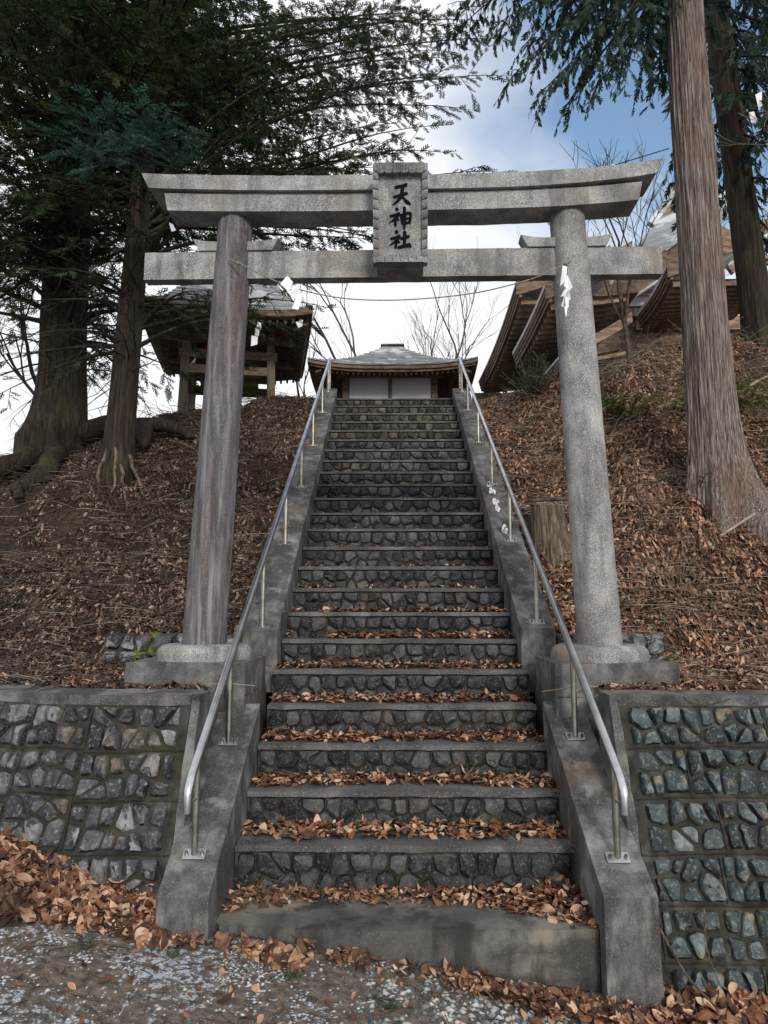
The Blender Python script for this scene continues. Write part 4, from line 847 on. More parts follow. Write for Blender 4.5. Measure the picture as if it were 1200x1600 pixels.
class Crown:
    def __init__(s, kind): s.kind = kind; s.T = []; s.wood = MB()
    def spray(s, p, d, L, up): s.T.append((p, d, L, up))
    def limb(s, p0, p1, r0, sag=.0, dens=1.0, twl=.9, spl=.22, start=.25, wob=.12, droop=.3, flat=.5):
        p0, p1 = np.array(p0, float), np.array(p1, float); L = np.linalg.norm(p1-p0); n = max(5, int(L/.35))
        pts = []; ph = rng.uniform(0, 6.28, 3)
        for i in range(n+1):
            t = i/n; q = p0+(p1-p0)*t; q = q+wob*np.array([math.sin(3*t+ph[0]), math.sin(3.3*t+ph[1]), .6*math.sin(4*t+ph[2])])*math.sin(math.pi*min(1, t))*L*.25
            q[2] += sag*4*t*(1-t); pts.append(q)
        s.wood.tube(pts, [max(.005, r0*(1-.85*i/n)) for i in range(n+1)], 6, False)
        pts = np.array(pts); nt = int(L/.13*dens); side = 1
        for j in range(nt):
            t = start+(1-start)*(j+rng.random())/max(1, nt); fi = t*n; i = min(n-1, int(fi)); q = pts[i]+(pts[i+1]-pts[i])*(fi-i); d = pts[i+1]-pts[i]; d /= np.linalg.norm(d)
            side = -side; h_ = np.cross(d, [0, 0, 1]); h_ /= np.linalg.norm(h_)+1e-9
            td = d*rng.uniform(.4, .9)+h_*side*rng.uniform(.5, 1)+np.array([0, 0, rng.normal(-.1, .35)]); td /= np.linalg.norm(td)
            TL = twl*rng.uniform(.5, 1.15)*(1-.45*t)*min(1.0, .4+L/4)
            s.twig(q, td, TL, spl, droop, flat)
        s.twig(pts[-1], (pts[-1]-pts[-2])/np.linalg.norm(pts[-1]-pts[-2]), twl*.6, spl, droop, flat)
    def twig(s, q, td, TL, spl, droop, flat):
        m = max(2, int(TL/.22)); tp = [q]; dd = td.copy()
        for a in range(m): dd = dd+np.array([0, 0, -droop*.5/m]); dd /= np.linalg.norm(dd); tp.append(tp[-1]+dd*TL/m)
        s.wood.tube(tp, [.006]+[.004]*(m-1)+[.002], 3, False)
        ns = max(3, int(TL/.062)); tp = np.array(tp)
        for a in range(ns):
            t = (a+.7)/ns*m; i = min(m-1, int(t)); p = tp[i]+(tp[i+1]-tp[i])*(t-i); d = tp[i+1]-tp[i]; d /= np.linalg.norm(d)
            h_ = np.cross(d, [0, 0, 1]); h_ /= np.linalg.norm(h_)+1e-9
            sd = d*rng.uniform(.5, 1.1)+h_*rng.choice((-1, 1))*rng.uniform(.3, 1.0)+np.array([0, 0, -droop*rng.uniform(.2, 1.3)+rng.normal(0, .15)]); sd /= np.linalg.norm(sd)
            up = np.array([rng.normal(0, flat), rng.normal(0, flat), 1.0]); s.spray(p, sd, spl*rng.uniform(.6, 1.25), up)
    def build(s, root, m, wood='bark_dk'):
        D = np.array([a[1] for a in s.T]); P = np.array([a[0] for a in s.T]); L = np.array([a[2] for a in s.T]); U = np.array([a[3] for a in s.T])
        Yv = np.cross(U, D); Yv /= np.linalg.norm(Yv, axis=1)[:, None]+1e-9; Zv = np.cross(D, Yv)
        VV = []; QQ = []; off = 0; ks = rng.integers(0, 4, len(P))
        for k in range(4):
            I = ks == k; V, Q = SPR[s.kind][k]; n = I.sum()
            W = (P[I][:, None]+L[I][:, None, None]*(V[None, :, :1]*D[I][:, None]+V[None, :, 1:2]*Yv[I][:, None]+V[None, :, 2:]*Zv[I][:, None])).reshape(-1, 3)
            QQ.append((Q[None]+(np.arange(n)*len(V))[:, None, None]).reshape(-1, 4)+off); VV.append(W); off += len(W)
        build_np('crown', np.concatenate(VV), np.concatenate(QQ), m, root)
        if s.wood.v: build('limbs', s.wood, wood, root, smooth=True)
        print('crown', root.name, len(P))
# --- big cedar right
t1 = thing('cedar_tree', (3.02, 6.55, .95), 'large reddish-brown cedar trunk with flared shaggy roots, standing right of the right pillar', 'tree', 'tall conifers around the stairs')
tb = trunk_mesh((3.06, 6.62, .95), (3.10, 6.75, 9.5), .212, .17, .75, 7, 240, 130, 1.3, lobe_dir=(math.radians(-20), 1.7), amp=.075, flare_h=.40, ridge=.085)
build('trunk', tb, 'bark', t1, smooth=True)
c1 = Crown('cedar'); A0 = (3.1, 6.75)
for (u, v, yy, z0) in [(775, 40, 6.9, 7.4), (800, 120, 7.0, 7.2), (850, 140, 6.6, 7.0), (860, 60, 6.2, 7.6), (885, 165, 7.0, 6.8), (930, 140, 6.4, 6.8), (1000, 120, 6.8, 6.4), (720, 10, 7.4, 7.7), (900, 40, 7.2, 7.9), (960, 60, 6.0, 7.3), (1010, 60, 6.6, 7.6), (830, 10, 6.6, 8.0), (760, -40, 6.8, 8.2), (940, -30, 6.6, 8.3), (700, 60, 7.6, 7.8), (1060, -20, 6.2, 7.6), (880, 100, 7.6, 7.4), (980, 110, 6.2, 7.3), (820, 70, 7.3, 7.6), (910, 110, 6.8, 7.4), (1030, 100, 7.0, 7.4)]:
    e = at(u, v, Y=yy); c1.limb((A0[0], A0[1], max(z0, e[2]+.3)), e, .022, sag=.10, dens=1.5, twl=.6, spl=.105, start=.4, droop=1.1, flat=.9)
for i in range(26):
    a = rng.uniform(0, 6.28); z0 = rng.uniform(8, 11); r_ = rng.uniform(1.5, 3); c1.limb((A0[0], A0[1], z0), (A0[0]+r_*math.cos(a), A0[1]+r_*math.sin(a), z0-rng.uniform(.3, 1.2)), .025, dens=.8, twl=.8, spl=.2, droop=.9)
c1.build(t1, 'cedar')
# --- second cedar right, darker
t2 = thing('cedar_tree', (5.05, 9.5, 3.7), 'darker slimmer cedar trunk partly hidden behind the big cedar at the right edge', 'tree', 'tall conifers around the stairs')
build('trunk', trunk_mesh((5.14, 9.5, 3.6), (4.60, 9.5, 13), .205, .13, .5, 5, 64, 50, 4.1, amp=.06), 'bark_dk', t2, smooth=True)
c2 = Crown('cedar')
for (u, v, yy) in [(1190, 60, 9), (1180, 150, 8.7), (1200, 230, 9), (1150, 30, 9.3), (1230, 100, 9), (1190, 330, 9.6), (1215, 380, 9.4), (1160, 110, 10), (1175, 200, 10), (1120, 200, 10.2), (1110, 90, 10.2), (1230, 300, 9), (1180, 260, 9.2), (1230, 180, 8.6), (1250, 420, 9.6), (1135, 270, 10.4), (1125, 330, 10.4), (1060, 230, 10.2), (1200, 20, 9.5), (1200, 110, 9.8), (1210, 160, 9.8), (1170, 90, 9)]:
    e = at(u, v, Y=yy); c2.limb((5.14-.057*(e[2]-3.1), 9.5, e[2]+.5), e, .03, sag=.1, dens=1.3, twl=.8, spl=.15, start=.2, droop=.9, flat=.8)
for i in range(20):
    a = rng.uniform(0, 6.28); z0 = rng.uniform(7.5, 12); r_ = rng.uniform(1.5, 3); c2.limb((4.95, 9.5, z0), (4.95+r_*math.cos(a), 9.5+r_*math.sin(a), z0-.6), .03, dens=.7, twl=.9, spl=.22, droop=.7)
c2.build(t2, 'cedar')
# --- left big tree
t3 = thing('fir_tree', (-4.45, 9.5, 2.6), 'massive dark conifer trunk with spreading roots on the crest at the far left', 'tree', 'tall conifers around the stairs')
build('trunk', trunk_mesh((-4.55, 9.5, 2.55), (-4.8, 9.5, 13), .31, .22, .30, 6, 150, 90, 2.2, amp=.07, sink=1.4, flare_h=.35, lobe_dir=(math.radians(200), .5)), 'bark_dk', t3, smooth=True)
rb = MB()
for P in ([(-4.1, 9.3, 3.0), (-3.6, 9.2, 3.05), (-3.15, 9.15, 3.1), (-2.75, 9.1, 2.85), (-2.6, 9.0, 2.5)], [(-4.7, 9.2, 2.8), (-5.1, 8.7, 2.3), (-5.3, 8.2, 1.9), (-5.35, 7.7, 1.5)], [(-4.4, 9.1, 2.6), (-4.2, 8.6, 2.2), (-4.25, 8.0, 1.75), (-4.0, 7.5, 1.5)], [(-3.3, 9.15, 3.05), (-3.15, 8.9, 2.8), (-3.1, 8.7, 2.45)]):
    Pn = catmull(P); Pn = [np.array([p_[0]+.05*mnoise.noise(Vector(p_)*3), p_[1], .25*p_[2]+.75*(float(H(p_[0], p_[1]))+.03)+.04*mnoise.noise(Vector(p_)*4)]) for p_ in Pn]; rb.tube(Pn, [(.15-.11*i/len(Pn))*(1+.25*mnoise.noise(Vector(p_)*7)) for i, p_ in enumerate(Pn)], 10)
build('roots', rb, 'bark_dk', t3, smooth=True)
c3 = Crown('fir')
for i in range(96):
    z0 = 3.8+10*(i/96)**1.1; a = rng.uniform(2.4, 5.6) if i % 2 else rng.uniform(-1.2, 2.4); r_ = rng.uniform(2.0, 4.2)*(1 if z0 > 5 else .6)
    e = (-4.65+r_*math.cos(a), 9.5+r_*math.sin(a), z0+rng.uniform(-.5, .5)); c3.limb((-4.65, 9.5, z0-.1), e, .045, sag=.1, dens=1.0 if z0 > 4.8 else .45, twl=1.15, spl=.18, start=.12, droop=.35, flat=.35)
for (u, v, yy) in [(640, 20, 9.6), (560, 60, 9), (480, 40, 8.5), (600, 130, 9.5), (520, 150, 9), (420, 120, 8), (380, 60, 7.5), (330, 20, 8.2), (250, 60, 7.5), (690, 40, 10), (450, 200, 8.8), (150, 60, 7.2), (60, 120, 7.5), (-20, 220, 8), (30, 330, 8.4), (-30, 420, 8.6), (260, 330, 8.6), (640, 80, 9.2), (120, 20, 7), (40, 30, 7.4), (200, 120, 7.0), (90, 180, 6.9), (10, 120, 7.4), (-40, 60, 7.6), (300, 110, 7.2), (180, 20, 7.2), (270, 60, 7.0), (40, 250, 7.4), (100, 300, 7.3), (350, 130, 7.6), (-30, 320, 8)]:
    e = at(u, v, Y=yy); c3.limb((-4.65, 9.5, max(4.2, e[2]-.8)), e, .045, sag=.15, dens=.85 if u > 430 else 1.35, twl=1.0, spl=.155, start=.2, droop=.35, flat=.35)
for i in range(50):
    z0 = rng.uniform(3.2, 6.2); a = rng.uniform(-1.5, 4.6); L = rng.uniform(1.0, 2.6); p0 = np.array([-4.6, 9.4, z0]); q = [p0]; d = np.array([math.cos(a), math.sin(a), rng.uniform(-.4, .3)])
    for s_ in range(6): d = d+rng.normal(0, .16, 3); q.append(q[-1]+d/np.linalg.norm(d)*L/6)
    c3.wood.tube(q, [.014-.002*s_ for s_ in range(7)], 4, False)
    for s_ in range(6): d2 = d+rng.normal(0, .7, 3); k_ = q[rng.integers(2, 6)]; c3.wood.tube([k_, k_+d2*.15+rng.normal(0, .02, 3), k_+d2*.35+rng.normal(0, .04, 3)], [.005, .004, .002], 3, False)
c3.build(t3, 'fir')
# --- left second tree
t4 = thing('fir_tree', (-3.13, 8.0, 1.6), 'slim leaning conifer trunk with bare hanging roots halfway up the left hillside', 'tree', 'tall conifers around the stairs')
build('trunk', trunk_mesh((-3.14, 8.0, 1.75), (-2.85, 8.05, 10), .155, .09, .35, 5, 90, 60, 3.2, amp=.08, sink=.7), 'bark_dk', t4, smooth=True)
rb = MB()
for P in ([(-3.2, 7.9, 1.85), (-3.27, 7.8, 1.5), (-3.22, 7.68, 1.2), (-3.3, 7.6, 1.0)], [(-3.12, 7.86, 1.8), (-3.06, 7.74, 1.4), (-3.12, 7.6, 1.05)], [(-3.05, 7.9, 1.75), (-2.98, 7.75, 1.4), (-2.86, 7.62, 1.1), (-2.84, 7.5, .95)], [(-3.0, 7.95, 1.75), (-2.85, 7.85, 1.45), (-2.72, 7.7, 1.2)]):
    Pn = catmull(P); rb.tube([np.array(q_)+.03*np.array([mnoise.noise(Vector(q_)*9), mnoise.noise(Vector(q_)*9+Vector((5, 0, 0))), 0]) for q_ in Pn], [.024-.016*i/len(Pn) for i in range(len(Pn))], 8)
build('roots', rb, 'stump', t4, smooth=True)
c4 = Crown('fir')
for (u, v, yy) in [(738, 118, 8.2), (712, 30, 8.4), (730, 60, 8), (680, 165, 8.3), (655, 235, 8.4), (735, 268, 8.8), (640, 200, 8), (600, 240, 7.8), (560, 200, 7.5), (500, 250, 7.8), (540, 262, 8.2), (470, 100, 7), (520, 30, 7.3), (600, 40, 7.6), (650, 90, 7.8), (570, 130, 7.4), (430, 170, 7.2), (400, 250, 7.4), (360, 200, 6.9), (680, 120, 7.8), (550, 360, 8.5), (585, 372, 8.8), (500, 400, 8.2), (440, 497, 8.2), (412, 503, 7.8), (430, 380, 8), (380, 330, 7.8), (455, 470, 8), (300, 455, 7.5), (90, 420, 7.4), (60, 520, 7.5), (20, 560, 7.6), (130, 560, 7.8), (150, 380, 7.2), (50, 470, 8), (10, 610, 8.2)]:
    e = at(u, v, Y=yy); z0 = max(3.0, e[2]-.2 if e[2] < 5 else e[2]-.9); c4.limb((-2.95, 8.0, z0), e, .032, sag=.12, dens=((.72 if u > 380 else 1.2) if v < 400 else .75) if u > 150 else .5, twl=.85, spl=.14, start=.2, droop=.3, flat=.4)
for i in range(44):
    z0 = 4.6+6*(i/44); a = rng.uniform(0, 6.28); r_ = rng.uniform(1.2, 3.0); e = (-2.9+r_*math.cos(a), 8+r_*math.sin(a), z0+rng.uniform(-.4, .4)); c4.limb((-2.9, 8, z0), e, .03, dens=.9, twl=1.0, spl=.155, start=.15, droop=.3, flat=.4)
for i in range(46):   # bare dead branchlets low on the trunk
    z0 = rng.uniform(2.6, 5.2); a = rng.uniform(2.0, 5.6); L = rng.uniform(.7, 1.9); p0 = np.array([-3.1+.04*(z0-1.6), 8.0, z0]); q = [p0]; d = np.array([math.cos(a), math.sin(a), rng.uniform(-.5, .3)])
    for s_ in range(6): d = d+rng.normal(0, .16, 3); q.append(q[-1]+d/np.linalg.norm(d)*L/6)
    c4.wood.tube(q, [.010-.0014*s_ for s_ in range(7)], 4, False)
    for s_ in range(5): d2 = d+rng.normal(0, .7, 3); k_ = q[rng.integers(2, 6)]; c4.wood.tube([k_, k_+d2*.12+rng.normal(0, .02, 3), k_+d2*.28+rng.normal(0, .04, 3)], [.004, .003, .002], 3, False)
c4.build(t4, 'fir')
# --- bluish fir sprays of a young fir growing at the left, nearer
c5 = Crown('fir')
for (u, v, yy) in [(285, 210, 6.2), (250, 180, 6.1), (215, 170, 6.2), (170, 180, 6.3), (130, 190, 6.4), (230, 225, 6.0), (180, 215, 6.1), (120, 240, 6.3), (280, 235, 6.4), (150, 260, 6.2), (90, 210, 6.5), (200, 250, 6.3)]:
    e = at(u, v, Y=yy); c5.limb((-2.98, 7.95, e[2]-.1) if False else at(205, 265, Y=6.9), e, .012, sag=.06, dens=1.3, twl=.5, spl=.17, start=.3, droop=.05, flat=.25)
c5.wood.tube([(-2.97, 8.0, 5.0), (-2.85, 7.4, 5.0), at(205, 265, Y=6.9)], [.03, .022, .016], 6); bb_ = thing('x', (0, 0, 0), None, None); c5.build(bb_, 'fir_blue')
for ch, nm in zip(list(bb_.children), ('blue_green_bough', 'bough_limbs')):
    ch.parent = t4; ch.location = -Vector(t4.location); ch.name = nm
bpy.data.objects.remove(bb_)
# --- bare trees beyond
def bare(name, base, h, r, seed, label, lean=(0, 0), depth=6, spread=.45, m='twig'):
    rr = random.Random(seed); mb = MB(); t = thing(name, base, label, 'tree', 'bare winter trees beyond the crest')
    def rec(p, d, L, r_, k):
        n = 4; pts = [p]; dd = d
        for i in range(n): dd = (dd+Vector((rr.gauss(0, .10), rr.gauss(0, .10), rr.gauss(.04, .06)))).normalized(); pts.append(pts[-1]+dd*L/n)
        mb.tube(pts, [r_*(1-.35*i/n) for i in range(n+1)], 6 if r_ > .02 else 4 if r_ > .01 else 3, False)
        if k == 0: return
        for c_ in range(rr.choice((2, 3, 3)) if k > 1 else 3):
            i = rr.choice((2, 3, 4)); a = rr.uniform(0, 6.28); o = Vector((math.cos(a), math.sin(a)*.8, rr.uniform(-.1, .4)))
            rec(pts[i], (dd+o*rr.uniform(spread*.6, spread*1.5)).normalized(), L*rr.uniform(.6, .85), max(.0045, r_*rr.uniform(.45, .65)), k-1)
    rec(Vector(base), Vector((lean[0], lean[1], 1)).normalized(), h*.34, r, depth)
    build('limbs', mb, m, t, smooth=True); return t
bare('bare_tree', (1.55, 22, 3.0), 12, .10, 3, 'bare many-branched tree behind the hall, its limbs right of the roof peak', (.02, 0), depth=5, spread=.36)
bare('bare_tree', (.9, 24, 3.0), 13.5, .10, 5, 'bare tree behind the hall leaning left over the roof ridge', (-.16, 0), depth=5, spread=.36)
bare('bare_tree', (2.7, 20, 3.0), 10.5, .07, 8, 'slender bare tree between the hall and the shrine eaves', (.03, 0), depth=5)
bare('bare_tree', (-2.2, 21, 3.0), 6.5, .07, 11, 'thin pale bare tree between the pavilion and the hall', (-.02, 0), depth=5)
bare('bare_tree', (3.15, 9.0, 3.1), 3.6, .04, 17, 'crooked dark bare tree rising behind the right pillar to the lintel end', (.10, .0), depth=5, spread=.5)
bare('bare_tree', (6.4, 16, 3.0), 9.0, .09, 21, 'fine twigged bare tree above the green shrine roof', (-.05, 0), depth=6)
bare('bare_tree', (5.4, 7.3, 3.1), 5, .035, 30, 'leafless sapling with pale twigs reaching in front of the cedar trunks at the right', (-.35, 0), depth=5, m='pale_twig')
bare('bare_tree', (-5.8, 12, 2.2), 4.8, .06, 33, 'bare twiggy tree at the left edge beyond the crest', (.05, 0), depth=5)
# --- stump
t6 = thing('tree_stump', (1.44, 6.35, .35), 'weathered cut tree stump between the right side wall and the right pillar', 'stump')
build('trunk', trunk_mesh((1.46, 6.38, .42), (1.42, 6.42, .92), .17, .145, .35, 5, 56, 26, 6.6, amp=.10, sink=.25, flare_h=.2), 'stump', t6, auto=60)
P = [(1.20, 6.3, .955), (1.42, 6.28, .965), (1.65, 6.3, .985), (1.8, 6.35, 1.03)]
build('fallen_branch', MB().tube(catmull(P), .018, 8), 'twig'); tag(bpy.data.objects[[o.name for o in SC.objects if o.name.startswith('fallen_branch')][-1]], 'dark stick lying across the top of the cut stump', 'branch', 'fallen branches')
# --- bush and ferns
def bush(name, c, r, h, n, m, label, kind='cedar', spl=.12):
    t = thing(name, c, label, 'bush', None); cb = Crown(kind)
    for i in range(n):
        a = rng.uniform(0, 6.28); q = r*math.sqrt(rng.random()); e = (c[0]+q*math.cos(a), c[1]+q*math.sin(a), c[2]+h*rng.uniform(.35, 1)*(1-.5*(q/r)**2)); cb.limb(c, e, .007, dens=.7, twl=.3, spl=spl, start=.3, droop=.1, flat=.8)
    cb.build(t, m, 'twig'); return t
bush('conifer_bush', (1.98, 9.6, float(H(1.98, 9.6))-.05), .36, .55, 60, 'bushleaf', 'feathery grey-green bush beside the top of the stairs on the right', spl=.06)
for (x, y, lb_) in ((3.55, 7.6, 'tuft of yellow-green fern just right of the big cedar trunk'), (4.0, 7.8, 'broad yellow-green fern tuft at the right edge beside the darker cedar'), (2.72, 8.0, 'yellow-green fern tuft just left of the big cedar trunk')):
    z = float(H(x, y)); t = thing('fern', (x, y, z), lb_, 'fern', 'fern tufts on the right crest'); cb = Crown('fir')
    for i in range(34):
        a = rng.uniform(0, 6.28); L = rng.uniform(.3, .65); P0 = np.array([x, y, z])
        for s in np.linspace(.15, 1, 9): p = P0+np.array([math.cos(a)*L*s, math.sin(a)*L*s, .42*L*math.sin(s*2.4)*1.5]); cb.spray(p, np.array([math.cos(a), math.sin(a), .6-1.2*s])/1.1, .11, np.array([0, 0, 1.])+rng.normal(0, .3, 3))
    cb.build(t, 'fern')
for (u, v, yy, lb_) in ((1000, 1000, 5.05, 'dark moss tuft growing from the low stones right of the right pillar'), (962, 920, 5.6, 'small mossy plant against the hillside behind the right pillar'), (1090, 760, 6.6, 'small green sprig at the left foot of the big cedar')):
    p = at(u, v, Y=yy); z = float(H(p[0], p[1])); bush('low_plant', (p[0], p[1], z), .13, .16, 9, 'bushleaf', lb_, 'fir', .06)
for (x, y, lb_) in ((-.93, 3.28, 'small green weed in the leaves in front of the left side wall'), (-.42, 3.2, 'tiny green weed on the frosty path before the landing'), (-1.30, 3.22, 'small green weed at the edge of the left leaf pile'), (.0, 3.12, 'tiny weed among the gravel left of the pale stone')):
    z = float(H(x, y)); t = thing('weed', (x, y, z), lb_, 'weed', 'small weeds on the path'); cb = Crown('fir')
    for i in range(16):
        a = rng.uniform(0, 6.28); cb.spray(np.array([x+rng.normal(0, .012), y+rng.normal(0, .012), z+.004]), np.array([math.cos(a), math.sin(a), rng.uniform(.1, .9)]), .035, np.array([0, 0, 1.])+rng.normal(0, .4, 3))
    cb.build(t, 'bushleaf')
# ------------------------------------------------------------------ buildings
# small square hall behind the stairs
hall = thing('shrine_hall', (.05, 17, 3.15), 'small wooden hall with pyramid roof and two pale screens beyond the top step', 'hall')
hx = -.01; yf = 16.0
wb = MB()
wb.box(hx-1.12, hx+1.12, yf+.06, yf+2.2, 3.0, 5.6)
build('wall', wb, 'wood', hall)
for a, b in ((hx-.945, hx-.045), (hx+.045, hx+.945)):
    build('screen', MB().box(a, b, yf+.0, yf+.058, 3.6, 5.33), 'shutter', hall)
for x in (hx-1.03, hx, hx+1.03): build('pillar', MB().box(x-.07 if x != hx else x-.043, x+.07 if x != hx else x+.043, yf-.05, yf+.055, 3.0, 5.50), 'wood', hall, bevel=.008)
build('lintel', MB().box(hx-1.25, hx+1.25, yf-.07, yf-.052+.10, 5.335, 5.47), 'wood', hall, bevel=.008)
for s in (-1, 1): build('fitting', MB().box(hx+s*1.12-.09, hx+s*1.12+.09, yf-.085, yf-.072, 5.35, 5.45), 'brass', hall)
# roof: concave pyramid, upturned corners
def pyr_roof(cx, cy, hw, hd, ze, zt, up, tw, nseg=22, conc=.35):
    rows = []; n = nseg
    for j in range(12):
        s = j/11; hwj = hw+(tw-hw)*s; hdj = hd+(tw-hd)*s; z = ze+(zt-ze)*(s*(1-conc)+conc*s*s); row = []
        for side in range(4):
            for i in range(n):
                q = -1+2*i/n; lift = up*abs(q)**3.2*(1-s)**3
                x, y = ((q, -1), (1, q), (-q, 1), (-1, -q))[side]; row.append((cx+x*hwj, cy+y*hdj, z+lift))
        rows.append(row)
    V = [p for r in rows for p in r]; m_ = 4*n; Fs = []
    for j in range(11):
        for i in range(m_): Fs.append((j*m_+i, j*m_+(i+1) % m_, (j+1)*m_+(i+1) % m_, (j+1)*m_+i))
    Fs.append(tuple(range(11*m_, 12*m_))); return V, Fs, rows
def full_roof(t, cx, cy, hw, hd, ze, zt, up, tw, tth=.05, m='copper', rise=.30, inner=.55, rot_=None, nr=30, ncourse=14, wl_m='wood'):
    # stepped roofing courses
    V, Fs, rows = pyr_roof(cx, cy, hw, hd, ze, zt, up, tw)
    mb = MB(); n = 22
    for c_ in range(ncourse):
        s0, s1 = c_/ncourse, (c_+1)/ncourse
        A = []; 
        for s, dz in ((s0+.35/ncourse, .0), (s0, .022), (s0, .048), (s1, .018)):
            hwj = hw+(tw-hw)*s; hdj = hd+(tw-hd)*s; z = ze+(zt-ze)*(s*.65+.35*s*s)+dz+.02
            if dz and s == s0: pass
            for side in range(4):
                for i in range(n):
                    q = -1+2*i/n; lift = up*abs(q)**3.2*(1-s)**3; x, y = ((q, -1), (1, q), (-q, 1), (-1, -q))[side]
                    A.append((cx+x*hwj, cy+y*hdj, z+lift))
        m_ = 4*n; mb.add(A, [(j*m_+i, j*m_+(i+1) % m_, (j+1)*m_+(i+1) % m_, (j+1)*m_+i) for j in range(3) for i in range(m_)])
    mb.add([(cx+a*tw, cy+b*tw, zt+.04) for a, b in ((-1, -1), (1, -1), (1, 1), (-1, 1))], [(0, 1, 2, 3)])
    if rot_: rot_(mb)
    roof = build('roof', mb, m, t)
    # fascia band and soffit
    fb = MB(); row = rows[0]; m_ = len(row); fh = .10
    def sc(p, k): return (cx+(p[0]-cx)*k, cy+(p[1]-cy)*k)
    A = [(p[0], p[1], p[2]+.02) for p in row]+[(p[0], p[1], p[2]-fh*.45) for p in row]+[(*sc(p, 1-.05/hw), p[2]-fh*.45) for p in row]+[(*sc(p, 1-.05/hw), p[2]-fh) for p in row]+[(*sc(p, 1-.12/hw), p[2]-fh) for p in row]+[(*sc(p, inner), ze+rise-fh) for p in row]
    fb.add(A, [((j+1)*m_+i, (j+1)*m_+(i+1) % m_, j*m_+(i+1) % m_, j*m_+i) for j in range(5) for i in range(m_)])
    if rot_: rot_(fb)
    build('eaves', fb, wl_m, t)
    rb = MB()
    for side in range(4):
        for i in range(nr):
            q = -1+2*(i+.5)/nr; x, y = ((q, -1), (1, q), (-q, 1), (-1, -q))[side]
            lift = up*abs(q)**3.2
            p = (cx+x*hw*.93, cy+y*hd*.93, ze+lift*.9-fh-.02); fx = q*max(inner, 1e-3)/abs(1)
            # rafters run straight across, clipped at the hips
            k = max(inner, abs(q)); e = ((q*hw, -k*hd), (k*hw, q*hd), (-q*hw, k*hd), (-k*hw, -q*hd))[side]
            if k > .9: continue
            f = (1-k)/(1-inner); rb.beam(p, (cx+e[0], cy+e[1], ze+rise*f-fh-.02), .05, .06)
    if rot_: rot_(rb)
    build('rafters', rb, wl_m, t)
    return roof
rf = full_roof(hall, .05, 17.10, 1.90, 1.90, 5.33, 6.40, .16, .20)
cb = MB().box(.05-.24, .05+.24, 16.90, 17.40, 6.40, 6.47).box(.05-.29, .05+.29, 16.86, 17.44, 6.47, 6.50)
cb.add([(.05-.27, 16.87, 6.501), (.05+.27, 16.87, 6.501), (.05+.27, 17.43, 6.501), (.05-.27, 17.43, 6.501), (.05, 17.15, 6.60)], [(0, 1, 4), (1, 2, 4), (2, 3, 4), (3, 0, 4)])
build('roof_cap', cb, 'concrete_dk', rf)
# left pavilion
A10 = math.radians(10); pc = np.array([-3.42, 14.6])
pav = thing('bell_pavilion', (pc[0], pc[1], 3.0), 'open four-post wooden pavilion with tiled hipped roof behind the left pillar', 'pavilion')
def rp10(mb):
    c_, s_ = math.cos(A10), math.sin(A10); mb.v = [(pc[0]+(x-pc[0])*c_-(y-pc[1])*s_, pc[1]+(x-pc[0])*s_+(y-pc[1])*c_, z) for x, y, z in mb.v]; return mb
# hipped roof with ridge, stepped courses
def hip_roof(t, hw, hd, ze, zt, ridge, up, nc=12):
    n = 18; mb = MB()
    def ring(s, dz):
        o = []; a = hw+(ridge-hw)*s; b = hd*(1-s)+.02; z = ze+(zt-ze)*(.6*s+.4*s*s)+dz
        for side in range(4):
            for i in range(n):
                q = -1+2*i/n; l = up*abs(q)**3*(1-s)**3; x, y = ((q, -1), (1, q), (-q, 1), (-1, -q))[side]; o.append((pc[0]+x*a, pc[1]+y*b, z+l))
        return o
    for c_ in range(nc):
        A = ring((c_+.35)/nc, .0)+ring(c_/nc, .03)+ring(c_/nc, .07)+ring((c_+1)/nc, .03); m_ = 4*n
        mb.add(A, [(j*m_+i, j*m_+(i+1) % m_, (j+1)*m_+(i+1) % m_, (j+1)*m_+i) for j in range(3) for i in range(m_)])
    r_ = build('roof', rp10(mb), 'copper', t)
    build('ridge', rp10(MB().box(pc[0]-ridge, pc[0]+ridge, pc[1]-.1, pc[1]+.1, zt+.0, zt+.16)), 'concrete_dk', r_)
    A = ring(0, .02); B = [(p[0], p[1], p[2]-.12) for p in A]; inn = .62
    Cc = [(pc[0]+(p[0]-pc[0])*.93, pc[1]+(p[1]-pc[1])*.93, p[2]-.14) for p in A]; D = [(pc[0]+(p[0]-pc[0])*inn, pc[1]+(p[1]-pc[1])*inn, ze+.22) for p in A]; m_ = 4*n
    build('eaves', rp10(MB().add(A+B+Cc+D, [((j+1)*m_+i, (j+1)*m_+(i+1) % m_, j*m_+(i+1) % m_, j*m_+i) for j in range(3) for i in range(m_)]+[tuple(range(3*m_, 4*m_))])), 'wood', t)
    rb = MB()
    for side in range(4):
        nr = 26 if side % 2 else 22
        for i in range(nr):
            q = -1+2*(i+.5)/nr; k = max(.45, abs(q))
            if k > .9: continue
            x, y = ((q, -.96), (.96, q), (-q, .96), (-.96, -q))[side]; e = ((q, -k), (k, q), (-q, k), (-k, -q))[side]; l = up*abs(q)**3
            rb.beam((pc[0]+x*hw, pc[1]+y*hd, ze-.17+l), (pc[0]+e[0]*hw, pc[1]+e[1]*hd, ze-.17+.34*(1-k)/.55), .05, .075)
    build('rafters', rp10(rb), 'wood_gr', t)
hip_roof(pav, 1.62, 1.95, 5.56, 7.0, .95, .14)
px_, py_ = .86, .72
